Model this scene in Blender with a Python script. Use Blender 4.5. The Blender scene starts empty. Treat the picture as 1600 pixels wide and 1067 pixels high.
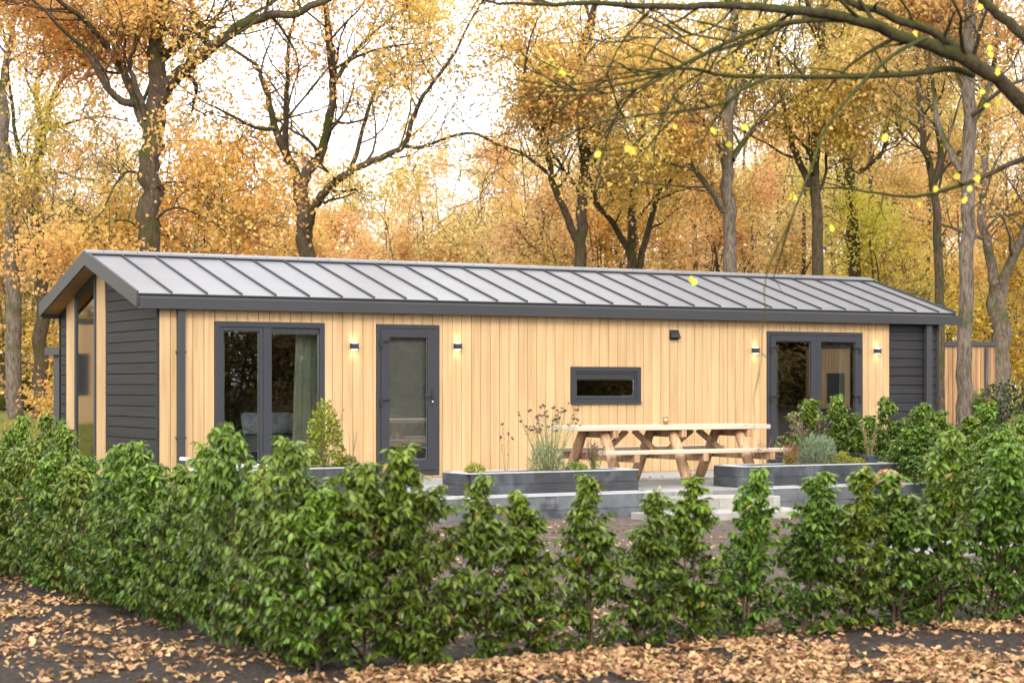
import bpy, math, random
import numpy as np
from mathutils import Vector, Matrix, noise

random.seed(7)
RNG = np.random.default_rng(7)
sc = bpy.context.scene
COL = sc.collection
PI = math.pi

# ------------------------------------------------------------------ camera
# focal length 3060 px on a 1600 px wide frame; the camera stands at the origin, level, 1.3 m above the terrace
FPX, YAW, CZ, HOR = 3060.0, math.radians(29.8), 1.30, 604.0
cam_d = bpy.data.cameras.new("camera")
cam = bpy.data.objects.new("camera", cam_d)
COL.objects.link(cam)
cam_d.sensor_width = 36.0
cam_d.lens = 36.0 * FPX / 1600.0
cam_d.shift_y = (HOR - 533.5) / 1600.0
cam_d.clip_start, cam_d.clip_end = 0.1, 2000
cam.location = (0, 0, CZ)
cam.rotation_euler = (math.radians(90), 0, -YAW)
cam_d.dof.use_dof = True
cam_d.dof.focus_distance = 27.5
cam_d.dof.aperture_fstop = 3.2
sc.camera = cam

# ------------------------------------------------------------------ sky, sun, exposure
SUN_EL, SUN_AZ = math.radians(33), math.radians(212)     # azimuth clockwise from +Y (where the sun stands)
world = bpy.data.worlds.new("World")
sc.world = world
world.use_nodes = True
wn = world.node_tree
sky = wn.nodes.new('ShaderNodeTexSky')
sky.sky_type = 'NISHITA'
sky.sun_disc = False
sky.sun_elevation = SUN_EL
sky.sun_rotation = SUN_AZ
sky.dust_density = 6.0
sky.air_density = 1.0
hs = wn.nodes.new('ShaderNodeHueSaturation')
hs.inputs['Saturation'].default_value = 0.12             # thin cloud cover: nearly white sky
hs.inputs['Value'].default_value = 1.0
wn.links.new(sky.outputs[0], hs.inputs['Color'])
bg = wn.nodes['Background']
# a bright, nearly closed cloud layer over the clear sky
wtc = wn.nodes.new('ShaderNodeTexCoord'); wnz = wn.nodes.new('ShaderNodeTexNoise')
wnz.inputs['Scale'].default_value = 2.2; wnz.inputs['Detail'].default_value = 5.0
wn.links.new(wtc.outputs['Generated'], wnz.inputs['Vector'])
wmr = wn.nodes.new('ShaderNodeMapRange'); wn.links.new(wnz.outputs[0], wmr.inputs['Value'])
wmr.inputs['From Min'].default_value = 0.3; wmr.inputs['From Max'].default_value = 0.7
wmr.inputs['To Min'].default_value = 0.62; wmr.inputs['To Max'].default_value = 0.92
wmx = wn.nodes.new('ShaderNodeMix'); wmx.data_type = 'RGBA'
wn.links.new(wmr.outputs[0], wmx.inputs[0]); wn.links.new(hs.outputs[0], wmx.inputs[6])
wmx.inputs[7].default_value = (7.2, 7.25, 7.4, 1)
wn.links.new(wmx.outputs[2], bg.inputs['Color'])
bg.inputs['Strength'].default_value = 0.15
sun_d = bpy.data.lights.new("sun", 'SUN')
sun_d.energy = 0.9
sun_d.angle = math.radians(14)
sun_d.color = (1.0, 0.93, 0.82)
sun = bpy.data.objects.new("sun", sun_d)
COL.objects.link(sun)
sd = Vector((math.sin(SUN_AZ) * math.cos(SUN_EL), math.cos(SUN_AZ) * math.cos(SUN_EL), math.sin(SUN_EL)))
sun.rotation_euler = sd.to_track_quat('Z', 'Y').to_euler()
sun.location = sd * 60

sc.view_settings.view_transform = 'Standard'
sc.view_settings.look = 'None'
sc.view_settings.gamma = 1
sc.view_settings.use_curve_mapping = False
sc.view_settings.exposure = 1.5
sc.render.engine = 'CYCLES'
cy = sc.cycles
cy.use_denoising = True
cy.use_adaptive_sampling = True
cy.adaptive_threshold = 0.01
cy.max_bounces = 7
cy.diffuse_bounces = 3
cy.glossy_bounces = 3
cy.transmission_bounces = 4
cy.transparent_max_bounces = 8
cy.sample_clamp_indirect = 4.0
cy.caustics_reflective = False
cy.caustics_refractive = False
sc.render.use_persistent_data = False

# ------------------------------------------------------------------ measuring helpers (photo pixels -> metres)
SY, CYW = math.sin(YAW), math.cos(YAW)
def U(px): return (px - 800.0) / FPX
def atY(px, Y):
    u = U(px); return Y * (SY + CYW * u) / (CYW - SY * u)
def dep(px, Y): return Y / (CYW - SY * U(px))
def Zy(px, py, Y): return CZ + (HOR - py) * dep(px, Y) / FPX
def pt(px, py, d):
    u = U(px)
    return Vector((d * (SY + CYW * u), d * (CYW - SY * u), CZ + (HOR - py) * d / FPX))
def terrain(x, y):
    d = math.hypot(x, y)
    z = -0.45
    if y > 12:
        t = min(1, (y - 12) / 7.7); t = t * t * (3 - 2 * t)
        w = min(1, max(0, (x - 5.6) / 2.4)); w = w * w * (3 - 2 * w)
        z = -0.45 + 0.21 * t * w
    if y > 29 or d > 31:
        t = min(1, max(0, (max(y, d * .9) - 29) / 22)); t = t * t * (3 - 2 * t)
        z = z + (0.50 - z) * t
    return z

# ------------------------------------------------------------------ materials
MATS = {}
def nodes_of(name):
    m = bpy.data.materials.new(name); m.use_nodes = True
    nt = m.node_tree
    return m, nt, nt.nodes['Principled BSDF'], nt.nodes['Material Output']
def N(nt, t, **kw):
    n = nt.nodes.new(t)
    for k, v in kw.items():
        if k in n.inputs: n.inputs[k].default_value = v
        else: setattr(n, k, v)
    return n
def ramp(nt, src, stops):
    r = nt.nodes.new('ShaderNodeValToRGB')
    el = r.color_ramp.elements
    while len(el) < len(stops): el.new(0.5)
    for e, (p, c) in zip(el, stops):
        e.position = p; e.color = (*c, 1)
    nt.links.new(src, r.inputs[0])
    return r.outputs[0]
def bump(nt, p, src, strength, dist):
    b = N(nt, 'ShaderNodeBump', Strength=strength, Distance=dist)
    nt.links.new(src, b.inputs['Height']); nt.links.new(b.outputs[0], p.inputs['Normal'])

def mat_paint(name, col, rough=0.45, var=0.12, scale=6, bmp=0.0, spec=0.5, bscale=60):
    m, nt, p, o = nodes_of(name)
    tc = N(nt, 'ShaderNodeTexCoord')
    nz = N(nt, 'ShaderNodeTexNoise', Scale=scale, Detail=5.0)
    nt.links.new(tc.outputs['Object'], nz.inputs['Vector'])
    c = ramp(nt, nz.outputs[0], [(0.3, tuple(v * (1 - var) for v in col)), (0.7, tuple(v * (1 + var) for v in col))])
    nt.links.new(c, p.inputs['Base Color'])
    p.inputs['Roughness'].default_value = rough
    p.inputs['Specular IOR Level'].default_value = spec
    if bmp:
        n2 = N(nt, 'ShaderNodeTexNoise', Scale=float(bscale), Detail=4.0)
        nt.links.new(tc.outputs['Object'], n2.inputs['Vector'])
        bump(nt, p, n2.outputs[0], bmp, 0.01)
    return m

def mat_wood(name, c0, c1, axis, rough=0.55, island=True, fine=1.0, bmp=0.15, isl=0.35, knots=False):
    """boards: streaks along one axis, each board (mesh island) its own tone and offset"""
    m, nt, p, o = nodes_of(name)
    tc = N(nt, 'ShaderNodeTexCoord')
    geo = N(nt, 'ShaderNodeNewGeometry')
    mp = N(nt, 'ShaderNodeMapping')
    s = [14.0 * fine] * 3; s[axis] = 0.55 * fine
    mp.inputs['Scale'].default_value = s
    off = N(nt, 'ShaderNodeVectorMath', operation='SCALE')
    cmb = N(nt, 'ShaderNodeCombineXYZ')
    for k in range(3): nt.links.new(geo.outputs['Random Per Island'], cmb.inputs[k])
    nt.links.new(cmb.outputs[0], off.inputs[0]); off.inputs['Scale'].default_value = 37.0 if island else 0.0
    add = N(nt, 'ShaderNodeVectorMath', operation='ADD')
    nt.links.new(tc.outputs['Object'], add.inputs[0]); nt.links.new(off.outputs[0], add.inputs[1])
    nt.links.new(add.outputs[0], mp.inputs['Vector'])
    nz = N(nt, 'ShaderNodeTexNoise', Scale=1.0, Detail=7.0, Roughness=0.62, Distortion=0.6)
    nt.links.new(mp.outputs[0], nz.inputs['Vector'])
    c = ramp(nt, nz.outputs[0], [(0.28, c0), (0.55, c1), (0.8, tuple(min(1, v * 1.12) for v in c1))])
    # large soft tone drift along the board
    n2 = N(nt, 'ShaderNodeTexNoise', Scale=0.9, Detail=2.0)
    nt.links.new(add.outputs[0], n2.inputs['Vector'])
    mx = N(nt, 'ShaderNodeMath', operation='MULTIPLY_ADD')
    nt.links.new(geo.outputs['Random Per Island'], mx.inputs[0]); mx.inputs[1].default_value = isl; mx.inputs[2].default_value = 1 - isl * .75
    m2 = N(nt, 'ShaderNodeMath', operation='MULTIPLY_ADD')
    nt.links.new(n2.outputs[0], m2.inputs[0]); m2.inputs[1].default_value = 0.35; m2.inputs[2].default_value = 0.83
    m3 = N(nt, 'ShaderNodeMath', operation='MULTIPLY')
    nt.links.new(mx.outputs[0], m3.inputs[0]); nt.links.new(m2.outputs[0], m3.inputs[1])
    mul = N(nt, 'ShaderNodeVectorMath', operation='SCALE')
    nt.links.new(c, mul.inputs[0]); nt.links.new(m3.outputs[0], mul.inputs['Scale'])
    last = mul.outputs[0]
    if knots:
        vo = N(nt, 'ShaderNodeTexVoronoi', Scale=3.5); vo.feature = 'F1'
        nt.links.new(add.outputs[0], vo.inputs['Vector'])
        kr = ramp(nt, vo.outputs['Distance'], [(0.05, (0.45, 0.35, 0.28)), (0.16, (1, 1, 1))])
        mk = N(nt, 'ShaderNodeVectorMath', operation='MULTIPLY')
        nt.links.new(last, mk.inputs[0]); nt.links.new(kr, mk.inputs[1]); last = mk.outputs[0]
    nt.links.new(last, p.inputs['Base Color'])
    p.inputs['Roughness'].default_value = rough
    p.inputs['Specular IOR Level'].default_value = 0.3
    bump(nt, p, nz.outputs[0], bmp, 0.004)
    return m

def mat_leaf(name, rough=0.5, transl=0.4, gloss=0.3, hue=0.03, hlo=None, val=(0.6, 1.25), sat=1.0, back=1.0):
    """colour comes from the object's colour, each leaf a little different (tint attribute)"""
    m, nt, p, o = nodes_of(name)
    oi = N(nt, 'ShaderNodeObjectInfo')
    at = N(nt, 'ShaderNodeAttribute', attribute_name='tint')
    at2 = N(nt, 'ShaderNodeAttribute', attribute_name='tone')
    hsv = N(nt, 'ShaderNodeHueSaturation', Saturation=sat)
    mh = N(nt, 'ShaderNodeMapRange'); nt.links.new(at.outputs['Fac'], mh.inputs['Value'])
    mh.clamp = False; mh.inputs['To Min'].default_value = 0.5 - (hue if hlo is None else hlo); mh.inputs['To Max'].default_value = 0.5 + hue
    mv = N(nt, 'ShaderNodeMapRange'); nt.links.new(at2.outputs['Fac'], mv.inputs['Value'])
    mv.inputs['To Min'].default_value = val[0]; mv.inputs['To Max'].default_value = val[1]
    nt.links.new(mh.outputs[0], hsv.inputs['Hue']); nt.links.new(mv.outputs[0], hsv.inputs['Value'])
    nt.links.new(oi.outputs['Color'], hsv.inputs['Color'])
    nt.links.new(hsv.outputs[0], p.inputs['Base Color'])
    p.inputs['Roughness'].default_value = rough
    p.inputs['Specular IOR Level'].default_value = gloss
    if transl:
        tr = N(nt, 'ShaderNodeBsdfTranslucent')
        nt.links.new(hsv.outputs[0], tr.inputs['Color'])
        mixs = N(nt, 'ShaderNodeMixShader'); mixs.inputs[0].default_value = transl
        nt.links.new(p.outputs[0], mixs.inputs[1]); nt.links.new(tr.outputs[0], mixs.inputs[2])
        nt.links.new(mixs.outputs[0], o.inputs['Surface'])
    return m

def mat_bark(name, c0, c1, moss=0.0, mossz=1e9):
    m, nt, p, o = nodes_of(name)
    tc = N(nt, 'ShaderNodeTexCoord')
    mp = N(nt, 'ShaderNodeMapping'); mp.inputs['Scale'].default_value = (9, 9, 2.2)
    nt.links.new(tc.outputs['Object'], mp.inputs['Vector'])
    nz = N(nt, 'ShaderNodeTexNoise', Scale=2.2, Detail=8.0, Roughness=0.7)
    nt.links.new(mp.outputs[0], nz.inputs['Vector'])
    c = ramp(nt, nz.outputs[0], [(0.32, c0), (0.62, c1)])
    nl_ = N(nt, 'ShaderNodeTexNoise', Scale=7.0, Detail=6.0, Roughness=0.7); nt.links.new(tc.outputs['Object'], nl_.inputs['Vector'])
    lf = ramp(nt, nl_.outputs[0], [(0.58, (0, 0, 0)), (0.66, (.55, .55, .55))])
    ml = N(nt, 'ShaderNodeMix', data_type='RGBA'); nt.links.new(lf, ml.inputs[0]); nt.links.new(c, ml.inputs[6]); ml.inputs[7].default_value = (.20, .18, .145, 1); c = ml.outputs[2]
    if moss:
        n2 = N(nt, 'ShaderNodeTexNoise', Scale=1.3, Detail=4.0)
        nt.links.new(tc.outputs['Object'], n2.inputs['Vector'])
        geo = N(nt, 'ShaderNodeNewGeometry')
        sp = N(nt, 'ShaderNodeSeparateXYZ'); nt.links.new(geo.outputs['Normal'], sp.inputs[0])
        ad = N(nt, 'ShaderNodeMath', operation='MULTIPLY_ADD'); nt.links.new(sp.outputs[2], ad.inputs[0]); ad.inputs[1].default_value = 0.22
        nt.links.new(n2.outputs[0], ad.inputs[2])
        f = ramp(nt, ad.outputs[0], [(0.62 - moss * .25, (0, 0, 0)), (0.75 - moss * .2, (1, 1, 1))])
        mix = N(nt, 'ShaderNodeMix', data_type='RGBA')
        nt.links.new(f, mix.inputs[0]); nt.links.new(c, mix.inputs[6]); mix.inputs[7].default_value = (0.062, 0.066, 0.014, 1)
        c = mix.outputs[2]
    nt.links.new(c, p.inputs['Base Color'])
    p.inputs['Roughness'].default_value = 0.9
    p.inputs['Specular IOR Level'].default_value = 0.15
    bump(nt, p, nz.outputs[0], 1.0, 0.06)
    return m

def mat_glass(name, tint=(0.86, 0.87, 0.85), lo=0.10, rough=0.0):
    m, nt, p, o = nodes_of(name)
    nt.nodes.remove(p)
    tr = N(nt, 'ShaderNodeBsdfTransparent'); tr.inputs['Color'].default_value = (*tint, 1)
    gl = N(nt, 'ShaderNodeBsdfGlossy'); gl.inputs['Roughness'].default_value = rough
    lw = N(nt, 'ShaderNodeFresnel', IOR=1.5)
    ma = N(nt, 'ShaderNodeMath', operation='MULTIPLY_ADD'); nt.links.new(lw.outputs[0], ma.inputs[0])
    ma.inputs[1].default_value = 1.4; ma.inputs[2].default_value = lo
    mx = N(nt, 'ShaderNodeMixShader')
    nt.links.new(ma.outputs[0], mx.inputs[0]); nt.links.new(tr.outputs[0], mx.inputs[1]); nt.links.new(gl.outputs[0], mx.inputs[2])
    nt.links.new(mx.outputs[0], o.inputs['Surface'])
    return m

def mat_emit(name, col, s):
    m, nt, p, o = nodes_of(name)
    p.inputs['Base Color'].default_value = (*col, 1)
    p.inputs['Emission Color'].default_value = (*col, 1)
    p.inputs['Emission Strength'].default_value = s
    return m

def mat_roof():
    m, nt, p, o = nodes_of('roof_metal')
    tc = N(nt, 'ShaderNodeTexCoord')
    mp = N(nt, 'ShaderNodeMapping'); mp.inputs['Scale'].default_value = (0.8, 3.0, 3.0)
    nt.links.new(tc.outputs['Object'], mp.inputs['Vector'])
    nz = N(nt, 'ShaderNodeTexNoise', Scale=1.2, Detail=4.0)
    nt.links.new(mp.outputs[0], nz.inputs['Vector'])
    nt.links.new(ramp(nt, nz.outputs[0], [(0.3, (0.148, 0.148, 0.162)), (0.7, (0.168, 0.168, 0.181))]), p.inputs['Base Color'])
    p.inputs['Roughness'].default_value = 0.34
    p.inputs['Metallic'].default_value = 0.0
    p.inputs['Specular IOR Level'].default_value = 0.7
    bump(nt, p, nz.outputs[0], 0.05, 0.02)
    return m

def mat_ground():
    m, nt, p, o = nodes_of('ground_soil')
    tc = N(nt, 'ShaderNodeTexCoord')
    n1 = N(nt, 'ShaderNodeTexNoise', Scale=1.1, Detail=6.0, Roughness=0.65)
    n2 = N(nt, 'ShaderNodeTexNoise', Scale=22.0, Detail=8.0, Roughness=0.75)
    n3 = N(nt, 'ShaderNodeTexVoronoi', Scale=38.0)
    for n in (n1, n2, n3): nt.links.new(tc.outputs['Object'], n.inputs['Vector'])
    dark = ramp(nt, n2.outputs[0], [(0.3, (0.024, 0.019, 0.017)), (0.55, (0.062, 0.050, 0.043)), (0.75, (0.16, 0.13, 0.11))])
    grav = ramp(nt, n2.outputs[0], [(0.3, (0.05, 0.036, 0.029)), (0.5, (0.125, 0.096, 0.08)), (0.75, (0.28, 0.22, 0.185))])
    grass = ramp(nt, n2.outputs[0], [(0.3, (0.06, 0.075, 0.018)), (0.55, (0.19, 0.19, 0.045)), (0.75, (0.33, 0.23, 0.08))])
    sp = N(nt, 'ShaderNodeSeparateXYZ'); nt.links.new(tc.outputs['Object'], sp.inputs[0])
    def blend(a, b, fac):
        mix = N(nt, 'ShaderNodeMix', data_type='RGBA')
        nt.links.new(fac, mix.inputs[0]); nt.links.new(a, mix.inputs[6]); nt.links.new(b, mix.inputs[7]); return mix.outputs[2]
    def step(src, a, b):
        r = N(nt, 'ShaderNodeMapRange'); r.interpolation_type = 'SMOOTHSTEP'
        nt.links.new(src, r.inputs['Value']); r.inputs['From Min'].default_value = a; r.inputs['From Max'].default_value = b
        return r.outputs[0]
    wob = N(nt, 'ShaderNodeMath', operation='MULTIPLY_ADD'); nt.links.new(n1.outputs[0], wob.inputs[0]); wob.inputs[1].default_value = 2.0
    nt.links.new(sp.outputs[1], wob.inputs[2])
    c = blend(dark, grav, step(wob.outputs[0], 12.2, 13.2))        # garden bed behind the front row
    wx = N(nt, 'ShaderNodeMath', operation='MULTIPLY_ADD'); nt.links.new(n1.outputs[0], wx.inputs[0]); wx.inputs[1].default_value = 2.0
    nt.links.new(sp.outputs[0], wx.inputs[2])
    lt = N(nt, 'ShaderNodeMath', operation='SUBTRACT'); lt.inputs[0].default_value = 1.0
    nt.links.new(step(wx.outputs[0], 5.6, 6.6), lt.inputs[1])
    c = blend(c, dark, lt.outputs[0])
    c = blend(c, grass, step(wob.outputs[0], 30.5, 32.5))
    nt.links.new(c, p.inputs['Base Color'])
    p.inputs['Roughness'].default_value = 0.95
    p.inputs['Specular IOR Level'].default_value = 0.1
    mixh = N(nt, 'ShaderNodeMath', operation='ADD'); nt.links.new(n2.outputs[0], mixh.inputs[0]); nt.links.new(n3.outputs[0], mixh.inputs[1])
    bump(nt, p, mixh.outputs[0], 1.0, 0.03)
    return m

def mat_stone(name, c0, c1, stain=None, rough=0.7, scale=5.0, spots=0.0):
    m, nt, p, o = nodes_of(name)
    tc = N(nt, 'ShaderNodeTexCoord')
    geo = N(nt, 'ShaderNodeNewGeometry')
    n1 = N(nt, 'ShaderNodeTexNoise', Scale=scale, Detail=8.0, Roughness=0.7)
    nt.links.new(tc.outputs['Object'], n1.inputs['Vector'])
    c = ramp(nt, n1.outputs[0], [(0.3, c0), (0.7, c1)])
    sc_ = N(nt, 'ShaderNodeVectorMath', operation='SCALE')
    ma = N(nt, 'ShaderNodeMath', operation='MULTIPLY_ADD'); nt.links.new(geo.outputs['Random Per Island'], ma.inputs[0]); ma.inputs[1].default_value = 0.4; ma.inputs[2].default_value = 0.8
    nt.links.new(c, sc_.inputs[0]); nt.links.new(ma.outputs[0], sc_.inputs['Scale'])
    c = sc_.outputs[0]
    if stain:
        n2 = N(nt, 'ShaderNodeTexNoise', Scale=2.6, Detail=5.0)
        nt.links.new(tc.outputs['Object'], n2.inputs['Vector'])
        f = ramp(nt, n2.outputs[0], [(0.56, (0, 0, 0)), (0.66, (1, 1, 1))])
        mix = N(nt, 'ShaderNodeMix', data_type='RGBA')
        nt.links.new(f, mix.inputs[0]); nt.links.new(c, mix.inputs[6]); mix.inputs[7].default_value = (*stain, 1)
        c = mix.outputs[2]
    nt.links.new(c, p.inputs['Base Color'])
    p.inputs['Roughness'].default_value = rough
    n3 = N(nt, 'ShaderNodeTexNoise', Scale=70.0, Detail=4.0); nt.links.new(tc.outputs['Object'], n3.inputs['Vector'])
    bump(nt, p, n3.outputs[0], 0.35, 0.01)
    return m

M = dict(
    wood=mat_wood('cladding_wood', (0.350, 0.218, 0.098), (0.462, 0.308, 0.158), 2, isl=0.10, bmp=0.10),
    wood_soffit=mat_wood('soffit_wood', (0.27, 0.15, 0.06), (0.38, 0.23, 0.10), 0, isl=0.2),
    dark_board=mat_wood('dark_board', (0.012, 0.0118, 0.012), (0.021, 0.0205, 0.021), 1, isl=0.12, rough=0.6, bmp=0.4),
    dark_board_x=mat_wood('dark_board_long', (0.012, 0.0118, 0.012), (0.021, 0.0205, 0.021), 0, isl=0.12, rough=0.6, bmp=0.4),
    gap=mat_paint('gap_black', (0.008, 0.008, 0.008), 0.9),
    groove=mat_paint('groove_brown', (0.25, 0.145, 0.065), 0.9),
    frame=mat_paint('frame_anthracite', (0.021, 0.0225, 0.029), 0.45, 0.06, 3, bmp=0.05, bscale=300),
    metal_dark=mat_paint('gutter_metal', (0.033, 0.033, 0.036), 0.45, 0.06, 2, spec=0.45),
    roof=mat_roof(),
    seam=mat_paint('seam_dark', (0.022, 0.022, 0.026), 0.5),
    black=mat_paint('black_plastic', (0.013, 0.013, 0.014), 0.4),
    steel=mat_paint('steel', (0.5, 0.5, 0.5), 0.3),
    seal=mat_paint('glazing_spacer', (0.55, 0.58, 0.55), 0.5),
    glass=mat_glass('window_glass', lo=0.11),
    glass_refl=mat_glass('door_glass', lo=0.20),
    glass_gable=mat_glass('gable_glass', (0.70, 0.86, 0.78), 0.26, 0.035),
    plaster=mat_paint('inner_plaster', (0.52, 0.49, 0.44), 0.9),
    inner_dark=mat_paint('inner_dark', (0.10, 0.085, 0.07), 0.9),
    floor_in=mat_wood('inner_floor', (0.16, 0.09, 0.045), (0.26, 0.16, 0.085), 0),
    curtain=mat_paint('curtain_green', (0.46, 0.53, 0.39), 0.9, 0.12, 3),
    screen=mat_paint('blind_screen', (0.47, 0.46, 0.43), 0.9, 0.10, 5, bmp=0.2, bscale=120),
    log=mat_wood('log_wood', (0.17, 0.088, 0.045), (0.45, 0.275, 0.155), 2, isl=0.25, knots=True, bmp=0.35),
    plank=mat_wood('plank_wood', (0.38, 0.275, 0.19), (0.56, 0.44, 0.335), 0, isl=0.2, knots=True, bmp=0.3),
    paving=mat_stone('terrace_paving', (0.19, 0.185, 0.18), (0.28, 0.27, 0.265), rough=0.75),
    slab=mat_stone('step_concrete', (0.20, 0.185, 0.165), (0.31, 0.29, 0.26), rough=0.85),
    basalt=mat_stone('basalt_block', (0.018, 0.0195, 0.023), (0.050, 0.053, 0.060), stain=(0.072, 0.076, 0.086), scale=4.0),
    basalt_lo=mat_stone('washed_block', (0.060, 0.065, 0.073), (0.14, 0.148, 0.16), stain=(0.022, 0.024, 0.028), scale=3.0),
    cap=mat_stone('block_cap', (0.32, 0.32, 0.33), (0.44, 0.44, 0.45)),
    soil=mat_stone('planter_soil', (0.018, 0.013, 0.010), (0.07, 0.05, 0.04), rough=1.0, scale=30),
    pot=mat_paint('pot_plastic', (0.035, 0.042, 0.050), 0.45),
    white=mat_paint('white_plastic', (0.78, 0.78, 0.76), 0.5, 0.04),
    bark=mat_bark('oak_bark', (0.035, 0.024, 0.017), (0.135, 0.095, 0.065), moss=0.55),
    bark_grey=mat_bark('grey_bark', (0.040, 0.030, 0.023), (0.215, 0.17, 0.13), moss=0.3),
    bark_far=mat_bark('far_bark', (0.045, 0.031, 0.021), (0.13, 0.095, 0.066), moss=0.3),
    bark_moss=mat_bark('mossy_bark', (0.030, 0.022, 0.014), (0.095, 0.070, 0.038), moss=0.8),
    stem=mat_paint('hedge_stem', (0.085, 0.045, 0.028), 0.8),
    stem_green=mat_paint('green_stem', (0.14, 0.17, 0.06), 0.8),
    stem_dry=mat_paint('dry_stem', (0.24, 0.15, 0.08), 0.9),
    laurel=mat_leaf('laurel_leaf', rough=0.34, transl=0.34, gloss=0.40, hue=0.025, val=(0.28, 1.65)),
    oakleaf=mat_leaf('oak_leaf', rough=0.6, transl=0.55, gloss=0.2, hue=0.026, hlo=0.023, sat=0.97, val=(0.82, 1.40)),
    herb=mat_leaf('herb_leaf', rough=0.6, transl=0.3, gloss=0.2, hue=0.03, val=(0.55, 1.4)),
    litter=mat_leaf('litter_leaf', rough=0.75, transl=0.1, gloss=0.15, hue=0.03, hlo=0.016, val=(0.35, 1.35)),
    lamp_glow=mat_emit('lamp_lens', (1.0, 0.86, 0.62), 6.0),
    ground=mat_ground(),
)

# ------------------------------------------------------------------ object helpers
def tag(o, label=None, cat=None, group=None, kind=None):
    if label: o['label'] = label
    if cat: o['category'] = cat
    if group: o['group'] = group
    if kind: o['kind'] = kind
    return o
def empty(name, loc, label, cat, group=None):
    o = bpy.data.objects.new(name, None); COL.objects.link(o)
    o.location = loc; o.empty_display_size = 0.2
    return tag(o, label, cat, group)

class MB:
    def __init__(s): s.v = []; s.f = []
    def add(s, vs, fs):
        b = len(s.v); s.v += [tuple(v) for v in vs]; s.f += [tuple(i + b for i in f) for f in fs]; return s
    def box(s, x0, x1, y0, y1, z0, z1):
        return s.add([(x0,y0,z0),(x1,y0,z0),(x1,y1,z0),(x0,y1,z0),(x0,y0,z1),(x1,y0,z1),(x1,y1,z1),(x0,y1,z1)],
                     [(0,3,2,1),(4,5,6,7),(0,1,5,4),(1,2,6,5),(2,3,7,6),(3,0,4,7)])
    def obox(s, c, ax, ay, az):
        """box from centre and three half-axis vectors"""
        c, ax, ay, az = map(Vector, (c, ax, ay, az))
        vs = [c + ax*i + ay*j + az*k for k in (-1,1) for (i,j) in ((-1,-1),(1,-1),(1,1),(-1,1))]
        return s.add(vs, [(0,3,2,1),(4,5,6,7),(0,1,5,4),(1,2,6,5),(2,3,7,6),(3,0,4,7)])
    def bar(s, a, b, w, h, up=(0,0,1)):
        a, b, up = Vector(a), Vector(b), Vector(up)
        d = (b - a); L = d.length; d.normalize()
        sd_ = d.cross(up).normalized(); u2 = sd_.cross(d)
        return s.obox((a + b) / 2, d * L / 2, sd_ * w / 2, u2 * h / 2)
    def prism(s, poly, vec):
        """closed polygon (3-D points) extruded by vec"""
        n = len(poly); vec = Vector(vec)
        vs = [Vector(p) for p in poly] + [Vector(p) + vec for p in poly]
        fs = [tuple(range(n))[::-1], tuple(range(n, 2*n))] + [(i, (i+1) % n, n + (i+1) % n, n + i) for i in range(n)]
        return s.add(vs, fs)
    def tube(s, pts, rad, n=8, caps=True):
        pts = [Vector(p) for p in pts]
        if not hasattr(rad, '__len__'): rad = [rad] * len(pts)
        b = len(s.v); ref = None
        for i, p in enumerate(pts):
            t = (pts[min(i+1, len(pts)-1)] - pts[max(i-1, 0)]).normalized()
            if ref is None: ref = t.cross(Vector((0.31, 0.87, 0.38))).normalized()
            a = (ref - t * ref.dot(t)).normalized(); ref = a; c = t.cross(a)
            for k in range(n):
                an = 2 * PI * k / n
                s.v.append(tuple(p + (a * math.cos(an) + c * math.sin(an)) * rad[i]))
        for i in range(len(pts) - 1):
            for k in range(n):
                k2 = (k + 1) % n
                s.f.append((b+i*n+k, b+i*n+k2, b+(i+1)*n+k2, b+(i+1)*n+k))
        if caps:
            s.f.append(tuple(b + k for k in range(n))[::-1]); e = b + (len(pts)-1)*n
            s.f.append(tuple(e + k for k in range(n)))
        return s
    def lathe(s, c, prof, n=20):
        b = len(s.v); c = Vector(c)
        for r, z in prof:
            for k in range(n):
                a = 2*PI*k/n; s.v.append((c.x + r*math.cos(a), c.y + r*math.sin(a), c.z + z))
        for i in range(len(prof)-1):
            for k in range(n):
                k2 = (k+1) % n
                s.f.append((b+i*n+k, b+i*n+k2, b+(i+1)*n+k2, b+(i+1)*n+k))
        s.f.append(tuple(b+k for k in range(n))[::-1]); e = b+(len(prof)-1)*n; s.f.append(tuple(e+k for k in range(n)))
        return s
    def build(s, name, mat, parent=None, local=False, smooth=False, bevel=0.0, color=None):
        me = bpy.data.meshes.new(name); me.from_pydata(s.v, [], s.f); me.update()
        return link(name, me, mat, parent, local, smooth, bevel, color)
def link(name, me, mat, parent=None, local=False, smooth=False, bevel=0.0, color=None):
    o = bpy.data.objects.new(name, me); COL.objects.link(o)
    if mat: me.materials.append(M[mat] if isinstance(mat, str) else mat)
    if smooth:
        me.polygons.foreach_set('use_smooth', np.ones(len(me.polygons), dtype=bool))
    if bevel:
        b = o.modifiers.new('bevel', 'BEVEL'); b.width = bevel; b.segments = 2; b.limit_method = 'ANGLE'
    if color: o.color = (*color, 1)
    if parent is not None:
        o.parent = parent
        if not local and parent.type == 'EMPTY':
            o.matrix_parent_inverse = Matrix.Translation(-Vector(parent.location))
    return o

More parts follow.
